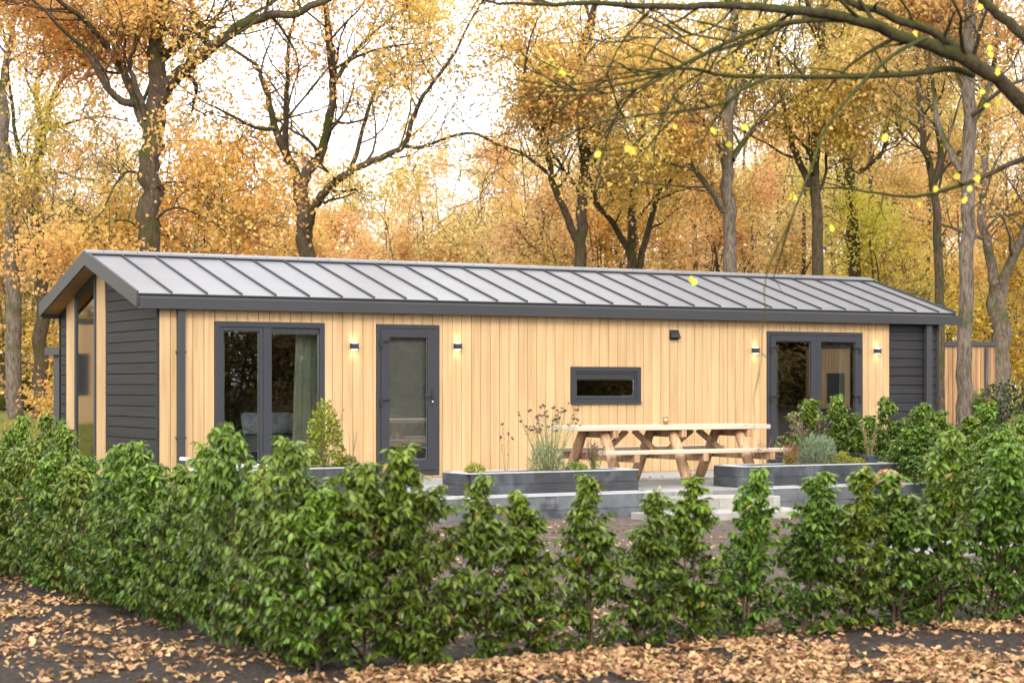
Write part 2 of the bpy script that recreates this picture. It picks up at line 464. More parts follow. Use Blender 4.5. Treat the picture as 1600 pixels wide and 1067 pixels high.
def np_mesh(name, verts, faces_flat, loop_tot, attrs=None):
    me = bpy.data.meshes.new(name)
    nv, nl, nf = len(verts), len(faces_flat), len(loop_tot)
    me.vertices.add(nv); me.vertices.foreach_set('co', np.ascontiguousarray(verts, dtype=np.float32).ravel())
    me.loops.add(nl); me.loops.foreach_set('vertex_index', np.ascontiguousarray(faces_flat, dtype=np.int32))
    me.polygons.add(nf)
    st = np.concatenate([[0], np.cumsum(loop_tot)[:-1]]).astype(np.int32)
    me.polygons.foreach_set('loop_start', st)
    for k, a in (attrs or {}).items():
        at = me.attributes.new(k, 'FLOAT', 'POINT'); at.data.foreach_set('value', np.ascontiguousarray(a, dtype=np.float32))
    me.update(calc_edges=True); me.validate()
    return me

def unit(a):
    return a / np.maximum(np.linalg.norm(a, axis=-1, keepdims=True), 1e-9)

def leaf_mesh(name, P, D, Nn, L, W, droop=0.3, fold=0.25, kind='long', tint=None, tone=None):
    """many separate leaves in one mesh. P base points, D axis, Nn face normal, L length, W half width"""
    n = len(P)
    D = unit(D); S = unit(np.cross(D, Nn)); Nn = unit(np.cross(S, D))
    L = np.broadcast_to(L, (n,))[:, None]; W = np.broadcast_to(W, (n,))[:, None]
    dr = np.broadcast_to(droop, (n,))[:, None]; fo = np.broadcast_to(fold, (n,))[:, None]
    def q(t, side, w):
        down = -(t * t) * dr * L
        return P + D * (t * L) + Nn * (down + abs(side) * fo * w * W) + S * (side * w * W)
    if kind == 'kite':
        V = [q(0, 0, 0), q(.45, 1, 1), q(1, 0, 0), q(.45, -1, 1)]
        F = [(0, 1, 2), (0, 2, 3)]
    elif kind == 'lobed':      # an oak leaf: waisted, wide towards the tip
        V = [q(0,0,0), q(.22,1,.45), q(.36,1,.9), q(.5,1,.55), q(.68,1,1), q(.95,1,.3), q(1,0,0), q(.95,-1,.3), q(.68,-1,1), q(.5,-1,.55), q(.36,-1,.9), q(.22,-1,.45), q(.5,0,0)]
        F = [(12,i,(i+1) % 12) for i in range(12)]
    else:
        V = [q(0,0,0), q(.33,1,.95), q(.33,0,0), q(.33,-1,.95), q(.68,1,.75), q(.68,0,0), q(.68,-1,.75), q(1,0,0)]
        F = [(0,1,2), (0,2,3), (1,4,5,2), (2,5,6,3), (4,7,5), (5,7,6)]
    m = len(V)
    verts = np.stack(V, axis=1).reshape(-1, 3)
    lt = np.array([len(f) for f in F]); ff = np.array([i for f in F for i in f])
    flat = (ff[None, :] + (np.arange(n) * m)[:, None]).ravel()
    tint = RNG.random(n) if tint is None else tint
    tone = RNG.random(n) if tone is None else tone
    return np_mesh(name, verts, flat, np.tile(lt, n), {'tint': np.repeat(tint, m), 'tone': np.repeat(tone, m)})

def copy_thing(root, loc, rz=0.0, scale=(1,1,1), label=None, cat=None, group=None, color=None, child_colors=None):
    r = root.copy(); COL.objects.link(r)
    r.location = loc; r.rotation_euler = (0, 0, rz); r.scale = scale
    if label: r['label'] = label
    if cat: r['category'] = cat
    if group: r['group'] = group
    for ch in KIDS.get(root.name, []):
        c = ch.copy(); COL.objects.link(c); c.parent = r
        if color and c.name.startswith(('crown', 'foliage')): c.color = (*color, 1)
    return r
KIDS = {}
ORD = ['first','second','third','fourth','fifth','sixth','seventh','eighth','ninth','tenth','eleventh','twelfth','thirteenth','fourteenth','fifteenth','sixteenth','seventeenth','eighteenth','nineteenth','twentieth']

# ------------------------------------------------------------------ ground
def grid_lines(lo, hi, fine_lo, fine_hi, step):
    a = [lo]
    x = fine_lo; left = []
    d = step
    while x > lo: left.append(x); d *= 1.35; x -= d
    mid = list(np.arange(fine_lo, fine_hi, step)) + [fine_hi]
    right = []; x = fine_hi; d = step
    while x < hi: d *= 1.35; x += d; right.append(x)
    return sorted(set([lo] + left + mid + right))
xs = grid_lines(-420, 700, -2, 26, 0.35); ys = grid_lines(-420, 900, 6, 60, 0.35)
gv = []
for y in ys:
    for x in xs:
        n_ = noise.noise(Vector((x * .9, y * .9, 0))) * 0.025 if (abs(x) < 60 and abs(y) < 90) else 0
        gv.append((x, y, terrain(x, y) + n_))
nx = len(xs)
gf = [(j*nx+i, j*nx+i+1, (j+1)*nx+i+1, (j+1)*nx+i) for j in range(len(ys)-1) for i in range(nx-1)]
gm = MB(); gm.v = gv; gm.f = gf
tag(gm.build('ground', 'ground', smooth=True), 'dark soil ground around the cabin and under the wood', None, None, 'structure')

# ------------------------------------------------------------------ the cabin
HX0, HX1, HY0, HY1 = atY(245, 25), atY(1467, 25), 25.0, 29.37
RY = (HY0 + HY1) / 2                       # ridge line
RX0, RX1 = 8.56, HX1 + 0.33                # roof ends
ZE, ZR = 2.545, 3.20                       # roof top at the eave (Y=24.98) and at the ridge
SL = (ZR - ZE) / (RY - 24.98)
def roofz(y): return ZR - SL * abs(y - RY)
cabin = empty('garden_cabin', (HX0, HY0, 0), 'long single storey cabin with blond wood cladding, dark gable and grey standing seam roof', 'cabin')
WT = 2.37                                  # top of the front wall
F = 25.0
def rect(pxa, pxb, ytop, zb):
    return atY(pxa, F), atY(pxb, F), zb, Zy((pxa+pxb)/2, ytop, F)
R_PAT = rect(335, 507, 503, 0.03)
R_DOOR = rect(588, 686, 507, 0.035)
R_WIN = (atY(891.5, F), atY(1001, F), Zy(946, 631, F), Zy(946, 573, F))
R_FRE = rect(1198, 1347, 518.5, 0.03)
OPEN = [R_PAT, R_DOOR, R_WIN, R_FRE]
XW1 = atY(1390, F)                         # end of the wooden part, dark boards follow

# vertical wooden boards; each board is split only where an opening cuts it
wd, bk = MB(), MB()
x = HX0 + 0.035; edges = []
while x < XW1 - 0.02:
    edges.append(x); x += 0.158
edges.append(XW1 - 0.003)
for a, b in zip(edges[:-1], edges[1:]):
    cuts = sorted(set([a, b] + [e for r in OPEN for e in r[:2] if a < e < b]))
    for c0, c1 in zip(cuts[:-1], cuts[1:]):
        m_ = (c0 + c1) / 2
        iv = [(0.0, WT)]
        for r in OPEN:
            if r[0] < m_ < r[1]:
                iv = [seg for s0, s1 in iv for seg in ((s0, min(s1, r[2])), (max(s0, r[3]), s1)) if seg[1] - seg[0] > 0.005]
        e0 = c0 + (0.003 if c0 == a else 0.0); e1 = c1 - (0.003 if c1 == b else 0.0)
        for s0, s1 in iv:
            # board with chamfered long edges
            wd.prism([(e0, F + .018, s0), (e0, F + .005, s0), (e0 + .005, F, s0), (e1 - .005, F, s0), (e1, F + .005, s0), (e1, F + .018, s0)], (0, 0, s1 - s0))
            bk.box(c0, c1, F + .02, F + .09, s0 + 0.001, s1 - .001)
wd.build('wood_cladding', 'wood', cabin)
bk.build('cladding_backing', 'groove', cabin)

def hboards(mb, poly_of, z0, z1, h=0.147, gap=0.012):
    z = z0
    while z < z1:
        poly_of(mb, z + gap, min(z + h, z1)); z += h
# dark boards on the right of the front
db = MB()
def fr(mb, a, b): mb.prism([(XW1 + .004, F + .004, a), (XW1 + .004, F + .012, b), (XW1 + .004, F + .03, b), (XW1 + .004, F + .03, a)], (HX1 - .06 - XW1, 0, 0))
hboards(db, fr, 0.0, WT)
db.build('dark_front_panel', 'dark_board_x', cabin)
MB().box(XW1, HX1 - .02, F + .032, F + .09, 0, WT).build('panel_backing', 'gap', cabin)
# gable on the left (and the far end): dark boards cut by the roof slope
G_T1, G_G0, G_G1, G_T2 = 27.15, 27.53, 28.53, 28.98
def slope_poly(ya, yb, za, zb, off=0.14):
    """rectangle in the Y-Z plane clipped under the roof"""
    top = lambda y: roofz(y) - off
    if min(top(ya), top(yb)) <= za + .004 and max(top(ya), top(yb)) <= za + .004: return None
    pts = []
    P = [(ya, za), (yb, za), (yb, zb), (ya, zb)]
    # half plane z <= top(y), linear within the panel
    def ins(p): return p[1] <= top(p[0]) + 1e-6
    for i in range(4):
        p, q_ = P[i], P[(i+1) % 4]
        if ins(p): pts.append(p)
        if ins(p) != ins(q_):
            dp, dq = p[1] - top(p[0]), q_[1] - top(q_[0]); t = dp / (dp - dq)
            pts.append((p[0] + (q_[0]-p[0])*t, p[1] + (q_[1]-p[1])*t))
    return pts if len(pts) >= 3 else None
gb = MB()
for ya, yb in ((F + .045, G_T1), (G_T2, HY1)):
    def gp(mb, a, b):
        pl = slope_poly(ya, yb, a, b)
        if pl: mb.prism([(HX0, y, z) for y, z in pl], (.02, 0, 0))
    hboards(gb, gp, 0.0, 3.1)
    gb.build('dark_gable_boards', 'dark_board', cabin); gb = MB()
for ya, yb in ((F + .05, G_T1), (G_T2, HY1)):
    gk = MB(); pl = slope_poly(ya, yb, 0, 3.2); gk.prism([(HX0 + .022, y, z) for y, z in pl], (.06, 0, 0)); gk.build('gable_backing', 'gap', cabin)
gk = MB()
pl = [(F, 0), (HY1, 0), (HY1, roofz(HY1) - .14), (RY, roofz(RY) - .14), (F, roofz(F) - .14)]
gk.prism([(HX1 - .03, y, z) for y, z in pl], (.03, 0, 0))
gk.build('far_gable', 'dark_board', cabin)
MB().box(HX0 - .004, HX0 + .034, F - .002, F + .043, 0, WT - .01).build('corner_trim', 'dark_board', cabin)
MB().box(HX1 - .058, HX1, F - .002, F + .05, 0, WT - .01).build('corner_trim', 'dark_board', cabin)
for ya, yb in ((G_T1, G_G0), (G_G1, G_T2)):
    t_ = MB(); w3 = (yb - ya) / 3
    for k in range(3):
        pl = slope_poly(ya + k*w3 + .002, ya + (k+1)*w3 - .002, 0.0, 3.2); t_.prism([(HX0 - .014, y, z) for y, z in pl], (.09, 0, 0))
    t_.build('gable_timber', 'wood', cabin)
# rear wall, boards
rb = MB()
hboards(rb, lambda mb, a, b: mb.prism([(HX0, HY1, a), (HX0, HY1, b), (HX0, HY1 + .02, b), (HX0, HY1 + .02, a)], (HX1 - HX0, 0, 0)), 0.0, WT)
rb.box(HX0, HX1, HY1 - .06, HY1 - .002, 0, WT)
rb.build('rear_boards', 'dark_board_x', cabin)
# gable glazing
def wpoly(ya, yb, zb, off): return [(ya, zb), (yb, zb), (yb, roofz(yb) - off), (ya, roofz(ya) - off)]
gw = MB(); ow, iw = wpoly(G_G0 + .003, G_G1 - .003, .12, .15), wpoly(G_G0 + .07, G_G1 - .07, .19, .225)
gf_ = [(HX0 - .034, y, z) for y, z in ow] + [(HX0 - .034, y, z) for y, z in iw] + [(HX0 + .06, y, z) for y, z in ow] + [(HX0 + .06, y, z) for y, z in iw]
fs = []
for i in range(4):
    j = (i+1) % 4
    fs += [(i, j, 4+j, 4+i), (4+i, 4+j, 12+j, 12+i), (8+j, 8+i, 12+i, 12+j), (j, i, 8+i, 8+j)]
gw.add(gf_, fs)
gwo = gw.build('gable_window', 'frame', cabin, bevel=.004)
MB().prism([(HX0 - .012, y, z) for y, z in wpoly(G_G0 + .065, G_G1 - .065, .185, .22)], (.012, 0, 0)).build('pane', 'glass_gable', gwo)
MB().box(HX0 - .05, HX0 + .02, G_G0 - .01, G_G1 + .01, .095, .118).build('window_sill', 'metal_dark', cabin)

# roof: two slabs, ridge cap, seams, fascia, soffit, gutters
def slab(mb, y0, y1, off0, off1, xa, xb):
    mb.prism([(xa, y0, roofz(y0) - off0), (xa, y1, roofz(y1) - off0), (xa, y1, roofz(y1) - off1), (xa, y0, roofz(y0) - off1)], (xb - xa, 0, 0))
rf = MB(); slab(rf, 24.97, RY, 0, .13, RX0 + .012, RX1 - .012); slab(rf, RY, HY1 + .03, 0, .13, RX0 + .012, RX1 - .012)
roof = rf.build('roof', 'roof', cabin)
k = 0
while True:
    xk = RX0 + .505 + .5 * k
    if xk > RX1 - .1: break
    s_ = MB()
    s_.prism([(xk - .011, 24.975, roofz(24.975) + .001), (xk - .011, RY - .10, roofz(RY - .10) + .001), (xk - .011, RY - .10, roofz(RY - .10) + .027), (xk - .011, 24.975, roofz(24.975) + .027)], (.022, 0, 0))
    s_.build('roof_seam', 'seam', roof)
    k += 1
rc = MB()
for sgn in (-1, 1):
    rc.prism([(RX0 - .004, RY, ZR + .05), (RX0 - .004, RY + sgn*.15, roofz(RY + sgn*.15) + .05), (RX0 - .004, RY + sgn*.15, roofz(RY + sgn*.15) + .028), (RX0 - .004, RY, ZR + .028)], (RX1 - RX0 + .008, 0, 0))
rc.build('ridge_cap', 'roof', roof)
rg = MB()
for sgn in (-1, 1):
    rg.prism([(RX0 + .03, RY + sgn*.02, ZR + .0), (RX0 + .03, RY + sgn*.138, roofz(RY + sgn*.138) + .003), (RX0 + .03, RY + sgn*.138, roofz(RY + sgn*.138) + .026), (RX0 + .03, RY + sgn*.02, ZR + .024)], (RX1 - RX0 - .06, 0, 0))
    rg.build('ridge_filler', 'gap', roof); rg = MB()
MB().box(RX0 + .035, RX1 - .035, 24.955, 24.9685, 2.505, 2.533).build('eave_gap', 'gap', roof)
xk = RX0 + .25
while xk < RX1:
    rv = MB(); rv.lathe((xk, RY - .1, roofz(RY - .1) + .046), [(.012, 0), (.009, .012)], 8); xk += .5
    rv.build('ridge_screw', 'black', roof)
for xa in (RX0, RX1 - .03):
    fa = MB()
    for y0, y1 in ((24.94, RY), (RY, HY1 + .06)):
        fa.prism([(xa, y0, roofz(y0) + .035), (xa, y1, roofz(y1) + .035), (xa, y1, roofz(y1) - .175), (xa, y0, roofz(y0) - .175)], (.03, 0, 0))
    fa.build('verge_board', 'metal_dark', roof)
for xa, xb in ((RX0 + .031, HX0 - .002), (HX1 + .002, RX1 - .031)):
    so = MB(); ny = 22; yy = np.linspace(25.0, HY1, 2 * ny // 2 + 1)
    for a, b in zip(yy[:-1], yy[1:]): slab(so, a + .003, b - .003, .135, .15, xa, xb)
    so.build('soffit_boards', 'wood_soffit', roof)
# front eave: light flashing strip, then the box gutter
ev = MB(); ev.prism([(RX0 + .02, 24.93, 2.40), (RX0 + .02, 24.97, 2.54), (RX0 + .02, 24.985, 2.54), (RX0 + .02, 24.985, 2.40)], (RX1 - RX0 - .05, 0, 0))
ev.build('eave_flashing', 'metal_dark', roof)
gu = MB()
gx0, gx1 = RX0 + .04, RX1 + .06
prof = [(24.985, 2.335), (24.985, 2.47), (24.978, 2.47), (24.978, 2.345), (24.855, 2.345), (24.852, 2.468), (24.866, 2.468), (24.866, 2.478), (24.842, 2.478), (24.845, 2.335)]
gu.prism([(gx0, y, z) for y, z in prof], (gx1 - gx0, 0, 0))
gu.box(gx0 - .004, gx0 - .0005, 24.843, 24.984, 2.334, 2.476); gu.box(gx1 + .0005, gx1 + .004, 24.843, 24.984, 2.334, 2.476)
gu.build('gutter', 'metal_dark', cabin, bevel=.003)
gr = MB(); gr.box(gx0, gx1, HY1 + .03, HY1 + .16, 2.335, 2.47); gr.build('rear_gutter', 'metal_dark', cabin)
def downpipe(px0, px1):
    xa, xb = atY(px0, 24.95), atY(px1, 24.95)
    d = MB(); d.box(xa, xb, 24.905, 24.985, 0.02, 2.33)
    o = d.build('downpipe', 'metal_dark', cabin, bevel=.006)
    for z in (.6, 1.75):
        b = MB(); b.box(xa - .012, xb + .012, 24.90, 24.99, z, z + .03); b.build('pipe_bracket', 'metal_dark', o)
    return o
downpipe(277, 288); downpipe(1445.5, 1454)

# windows and doors ---------------------------------------------------------
def frame_ring(mb, x0, x1, z0, z1, w, ya, yb, wb=None, wt=None):
    wb = w if wb is None else wb; wt = w if wt is None else wt
    mb.box(x0, x0 + w, ya, yb, z0, z1); mb.box(x1 - w, x1, ya, yb, z0, z1)
    mb.box(x0 + w, x1 - w, ya, yb, z0, z0 + wb); mb.box(x0 + w, x1 - w, ya, yb, z1 - wt, z1)
def pane(parent, x0, x1, z0, z1, y, mat='glass'):
    MB().box(x0, x1, y, y + .008, z0, z1).build('pane', mat, parent)
    s_ = MB(); frame_ring(s_, x0, x1, z0, z1, .014, y + .012, y + .022)
    s_.build('glazing_spacer', 'seal', parent)
def ring_obj(name, r, w, ya, yb, parent, wb=None, wt=None, bevel=.005):
    m_ = MB(); frame_ring(m_, *r, w, ya, yb, wb, wt); return m_.build(name, 'frame', parent, bevel=bevel)
def shutter_box(parent, x0, x1, z1):
    v = MB()
    v.box(x0, x1, F + .005, F + .05, z1 - .022, z1); v.box(x0, x1, F + .012, F + .05, z1 - .05, z1 - .026); v.box(x0, x1, F + .003, F + .05, z1 - .072, z1 - .055)
    v.build('vent_grille', 'metal_dark', parent)

g = .003
# patio window: fixed left sash + right light with a vent above
r = (R_PAT[0] + g, R_PAT[1] - g, R_PAT[2] + g, R_PAT[3] - g)
pw = ring_obj('patio_window', r, .075, F - .022, F + .07, cabin)
xm0, xm1 = atY(411, F), atY(424, F)
mu = MB(); mu.box(xm0, xm1, F - .016, F + .065, r[2] + .075, r[3] - .075); mu.build('mullion', 'frame', pw, bevel=.004)
sr = (r[0] + .078, xm0 - .003, r[2] + .078, r[3] - .078)
sash = ring_obj('sash', sr, .05, F - .012, F + .055, pw)
pane(pw, sr[0] + .05, sr[1] - .05, sr[2] + .05, sr[3] - .05, F + .02)
rr = (xm1 + .004, r[1] - .078, r[2] + .078, r[3] - .078)
shutter_box(pw, rr[0], rr[1], rr[3])
pane(pw, rr[0], rr[1], rr[2], rr[3] - .075, F + .02)
# front door
r = (R_DOOR[0] + g, R_DOOR[1] - g, R_DOOR[2] + g, R_DOOR[3] - g)
dr = ring_obj('front_door', r, .06, F - .022, F + .07, cabin)
lr = (r[0] + .063, r[1] - .063, r[2] + .063, r[3] - .063)
leaf = ring_obj('door_leaf', lr, .125, F - .034, F + .055, dr, wb=.16, wt=.12, bevel=.006)
pane(dr, lr[0] + .125, lr[1] - .125, lr[2] + .16, lr[3] - .12, F - .005)
def hinge(parent, x, z, s):
    h = MB(); h.box(x - .022, x + .022, F - .052, F - .034, z - .07, z + .05)
    a, b = sorted((x + s * .02, x + s * .13)); h.box(a, b, F - .054, F - .0345, z + .012, z + .055)
    h.build('hinge', 'black', parent, bevel=.006)
for py in (536, 628): hinge(dr, lr[0] - .002, Zy(597, py, F), 1)
hx = atY(673.5, F); hz = Zy(673, 618, F)
hb = MB(); hb.box(hx - .017, hx + .017, F - .046, F - .0345, hz - .14, hz + .11); hb.build('handle_plate', 'black', dr, bevel=.006)
hb = MB(); hb.tube([(hx, F - .046, hz), (hx, F - .085, hz), (hx - .13, F - .088, hz)], .009, 10); hb.build('door_handle', 'black', dr, smooth=True)
hb = MB(); hb.tube([(hx, F - .047, hz - .085), (hx, F - .058, hz - .085)], .012, 14); hb.build('lock_cylinder', 'steel', dr)
# small window
r = (R_WIN[0] + g, R_WIN[1] - g, R_WIN[2] + g, R_WIN[3] - g)
sw = ring_obj('small_window', r, .07, F - .022, F + .07, cabin)
sr = (r[0] + .073, r[1] - .073, r[2] + .073, r[3] - .073)
ring_obj('sash', sr, .032, F - .010, F + .055, sw)
q = (sr[0] + .034, sr[1] - .034, sr[2] + .034, sr[3] - .034)
shutter_box(sw, q[0], q[1], q[3]); pane(sw, q[0], q[1], q[2], q[3] - .075, F + .02)
MB().box(r[0] - .005, r[1] + .005, F - .045, F - .023, r[2] + .001, r[2] + .018).build('window_sill', 'metal_dark', sw)
# french doors
r = (R_FRE[0] + g, R_FRE[1] - g, R_FRE[2] + g, R_FRE[3] - g)
fd = ring_obj('french_doors', r, .06, F - .022, F + .07, cabin)
xm = atY(1273.5, F)
for a, b, nm in ((r[0] + .063, xm - .002, 1), (xm + .002, r[1] - .063, -1)):
    lf = (a, b, r[2] + .063, r[3] - .063)
    ring_obj('door_leaf', lf, .095, F - .034, F + .055, fd, bevel=.006)
    pane(fd, a + .095, b - .095, lf[2] + .095, lf[3] - .095, F - .005, 'glass_refl')
    for py in (545, 622): hinge(fd, a if nm > 0 else b, Zy(1205, py, F), nm)
hb = MB(); hb.tube([(xm - .05, F - .036, 1.0), (xm - .05, F - .08, 1.0), (xm - .16, F - .083, 1.0)], .009, 10); hb.build('door_handle', 'black', fd, smooth=True)
# vent cowl
vx0, vx1, vz0, vz1 = atY(1046, F), atY(1060, F), Zy(1053, 531, F), Zy(1053, 515.5, F)
vc = MB(); vc.box(vx0, vx1, F - .012, F - .0005, vz0, vz1)
xm_ = (vx0 + vx1) / 2
vc.add([(vx0 + .004, F - .012, vz1 - .01), (vx1 - .004, F - .012, vz1 - .01), (vx1 - .004, F - .075, vz0 + .04), (vx0 + .004, F - .075, vz0 + .04), (vx0 + .004, F - .07, vz0 + .02), (vx1 - .004, F - .07, vz0 + .02), (vx0 + .004, F - .012, vz0 + .02), (vx1 - .004, F - .012, vz0 + .02)],
       [(0,1,2,3), (3,2,5,4), (0,3,4,6), (1,7,5,2)])
vc.build('vent_cowl', 'black', cabin)
# wall lamps: boxes that throw light up and down the wall
def wall_lamp(px, py):
    xc, zc = atY(px, F), Zy(px, py, F)
    m_ = MB(); m_.box(xc - .052, xc + .052, F - .075, F - .001, zc - .042, zc + .042)
    o = m_.build('wall_lamp', 'frame', cabin, bevel=.003)
    for s in (-1, 1):
        z = zc + s * .0435
        l = MB(); l.box(xc - .04, xc + .04, F - .062, F - .012, min(z, z + s*.002), max(z, z + s*.002)); l.build('lamp_lens', 'lamp_glow', o)
        ld = bpy.data.lights.new('lamp_light', 'SPOT'); ld.energy = 0.8; ld.color = (1, .84, .6); ld.shadow_soft_size = .02
        ld.spot_size = math.radians(115); ld.spot_blend = .8
        lo = bpy.data.objects.new('lamp_light', ld); COL.objects.link(lo)
        lo.parent = o; lo.location = (xc, F - .04, zc + s * .05)
        lo.rotation_euler = (PI, 0, 0) if s > 0 else (0, 0, 0)
for px, py in ((552, 541), (713.5, 541), (1178.5, 547.5), (1369, 548.5)): wall_lamp(px, py)
# a plinth below the boards
pl_ = MB(); pl_.box(HX0 + .03, HX1 - .03, F + .03, HY1 - .05, -.35, -.002); pl_.build('plinth', 'gap', cabin)
# inside
inn = MB(); inn.box(HX0 + .1, HX1 - .1, F + .12, HY1 - .1, -.001, .02); inn.build('inner_floor', 'floor_in', cabin)
inn = MB(); inn.box(HX0 + .1, HX1 - .1, HY1 - .1, HY1 - .07, .02, 2.5)
for xk in (HX0 + 3.9, atY(760, F), atY(1080, F)): inn.box(xk, xk + .06, F + .13, HY1 - .101, .021, 2.35)
inn.build('inner_walls', 'inner_dark', cabin)
inn = MB(); inn.box(HX0 + .1, HX1 - .1, F + .1, HY1 - .1, 2.38, 2.40); inn.build('inner_ceiling', 'plaster', cabin)

# ------------------------------------------------------------------ things inside, seen through the glass
def curtain(name, x0, x1, z0, z1, label, y=25.28, mat='curtain', tie=0.0):
    m_ = MB(); n = max(10, int((x1 - x0) / .012)); rows = 8
    for j in range(rows + 1):
        t = j / rows; z = z1 + (z0 - z1) * t
        for i in range(n + 1):
            s = i / n
            xx = x0 + (x1 - x0) * s - tie * t * (1 - s)
            m_.v.append((xx, y + .028 * math.sin(s * (x1 - x0) / .085 * 2 * PI / 1.4 + .6 * math.sin(s * 9)) * (.7 + .3 * t), z))
    for j in range(rows):
        for i in range(n): m_.f.append((j*(n+1)+i, j*(n+1)+i+1, (j+1)*(n+1)+i+1, (j+1)*(n+1)+i))
    o = m_.build(name, mat, smooth=True)
    sm = o.modifiers.new('thick', 'SOLIDIFY'); sm.thickness = .004
    return tag(o, label, 'curtain', 'curtains')
curtain('curtain', atY(462, 25.3), atY(500, 25.3), .1, 2.22, 'wide green curtain bunched at the right of the patio window', tie=.08)
curtain('curtain', atY(336, 25.3), atY(351, 25.3), .1, 2.22, 'narrow green curtain at the left edge of the patio window')
curtain('curtain', atY(1196, 25.3), atY(1216, 25.3), .1, 2.18, 'pale green curtain strip behind the left leaf of the french doors')
curtain('curtain', atY(1312, 25.3), atY(1338, 25.3), .1, 2.18, 'green curtain gathered at the right leaf of the french doors', tie=.06)
bl = MB(); bl.box(atY(603, 25.1), atY(668, 25.1), 25.095, 25.1, Zy(640, 697, 25.1), 2.18)
o = bl.build('roller_blind', 'screen'); tag(o, 'grey woven roller blind drawn down behind the front door glass', 'blind')
# bed with cushions behind the patio window
bx0, bx1 = atY(340, 26.2), atY(470, 26.2)
bed = empty('bed', ((bx0 + bx1)/2, 26.3, .02), 'dark blue-grey bed standing behind the patio window', 'bed')
m_ = MB(); m_.box(bx0, bx1, 25.75, 27.3, .1, .40); m_.build('bed_base', 'frame', bed, bevel=.02)
m_ = MB(); m_.box(bx0 + .02, bx1 - .02, 25.77, 27.28, .402, .62); m_.build('mattress', mat_paint('bed_cover', (0.10, 0.13, 0.15), .9), bed, bevel=.06)
m_ = MB()
for a in (bx0 + .06, bx1 - .06):
    for b in (25.8, 27.2): m_.box(a - .03, a + .03, b - .03, b + .03, .02, .099)
m_.build('bed_feet', 'black', bed)
mb_ = mat_stone('cushion_print', (0.25, 0.32, 0.55), (0.85, 0.85, 0.9), rough=.95, scale=14)
for i, (px, lab) in enumerate(((398, 'blue and white printed cushion left of the window post on the bed'), (440, 'blue and white printed cushion in the middle behind the right patio pane'), (468, 'blue and white printed cushion beside the green curtain'))):
    xc = atY(px, 26.1); m_ = MB()
    for j in range(7):
        for k in range(7):
            s, t = j/6*2-1, k/6*2-1
            b_ = (1 - s**4) * (1 - t**4) * .09
            m_.v.append((xc + s*.2, 26.1 - b_ + t*.05, .78 + t*.15))
    for j in range(7):
        for k in range(7):
            s, t = j/6*2-1, k/6*2-1
            b_ = (1 - s**4) * (1 - t**4) * .09
            m_.v.append((xc + s*.2, 26.1 + b_ + t*.05, .78 + t*.15))
    for j in range(6):
        for k in range(6):
            a = j*7+k; m_.f.append((a, a+7, a+8, a+1)); a += 49; m_.f.append((a, a+1, a+8, a+7))
    o = m_.build('cushion', mb_, smooth=True); tag(o, lab, 'cushion', 'printed cushions on the bed')

# ------------------------------------------------------------------ terrace, planters, steps
tr = MB()
tx = 9.6
TY0, TY1 = 20.05, 24.95
while tx < 19.2:
    ty = TY0
    while ty < TY1 - .02:
        tr.box(tx + .003, tx + .597, ty + .003, min(ty + .597, TY1), -.06, random.uniform(-.002, .0)); ty += .6
    tx += .6
tag(tr.build('terrace', 'paving', bevel=.003), 'grey paved terrace between cabin and planters', None, None, 'structure')
tb = MB(); tb.box(9.6, 19.19, 20.06, 24.94, -.35, -.03); tag(tb.build('terrace_bed', 'soil'), 'bed under the terrace', None, None, 'structure')

def block_wall(mb, capmb, path, z0, z1, th, bl=.6, courses=2, capmat=True):
    """blocks laid along a polyline, running bond, with a thin pale top"""
    pts = [Vector((x, y, 0)) for x, y in path]
    segs = [(a, b) for a, b in zip(pts[:-1], pts[1:])]
    h = (z1 - z0) / courses
    for c in range(courses):
        for a, b in segs:
            L = (b - a).length; d = (b - a) / L; nrm = Vector((-d.y, d.x, 0))
            n = max(1, round(L / bl)); st = 0.0
            cuts = [0.0] + [min(L, (k + (.5 if c % 2 else 0)) * L / n) for k in range(0 if c % 2 else 1, n)] + [L]
            for s0, s1 in zip(cuts[:-1], cuts[1:]):
                if s1 - s0 < .01: continue
                p, q_ = a + d * (s0 + (.002 if s0 > 0 else 0)), a + d * (s1 - (.002 if s1 < L else 0))
                jit = random.uniform(-.002, .002)
                poly = [p + nrm*jit, q_ + nrm*jit, q_ + nrm*th, p + nrm*th]
                mb.prism([(v.x, v.y, z0 + c*h + .002) for v in poly], (0, 0, h - .004))
    for a, b in segs:
        d = (b - a).normalized(); nrm = Vector((-d.y, d.x, 0))
        poly = [a - nrm*.004, b - nrm*.004, b + nrm*(th + .004), a + nrm*(th + .004)]
        capmb.prism([(v.x, v.y, z1 + .0005) for v in poly], (0, 0, .012))
def rounded(x0, x1, y0, y1, r, n=6, left=True, right=True):
    """outline of the front: left side, rounded front corners, front, right side (path runs left-back to right-back)"""
    p = [(x0, y1)]
    if left:
        for k in range(n + 1):
            a = PI + (PI/2) * k / n; p.append((x0 + r + r*math.cos(a), y0 + r + r*math.sin(a)))
    else: p.append((x0, y0))
    if right:
        for k in range(n + 1):
            a = 1.5*PI + (PI/2) * k / n; p.append((x1 - r + r*math.cos(a), y0 + r + r*math.sin(a)))
    else: p.append((x1, y0))
    p.append((x1, y1)); return p
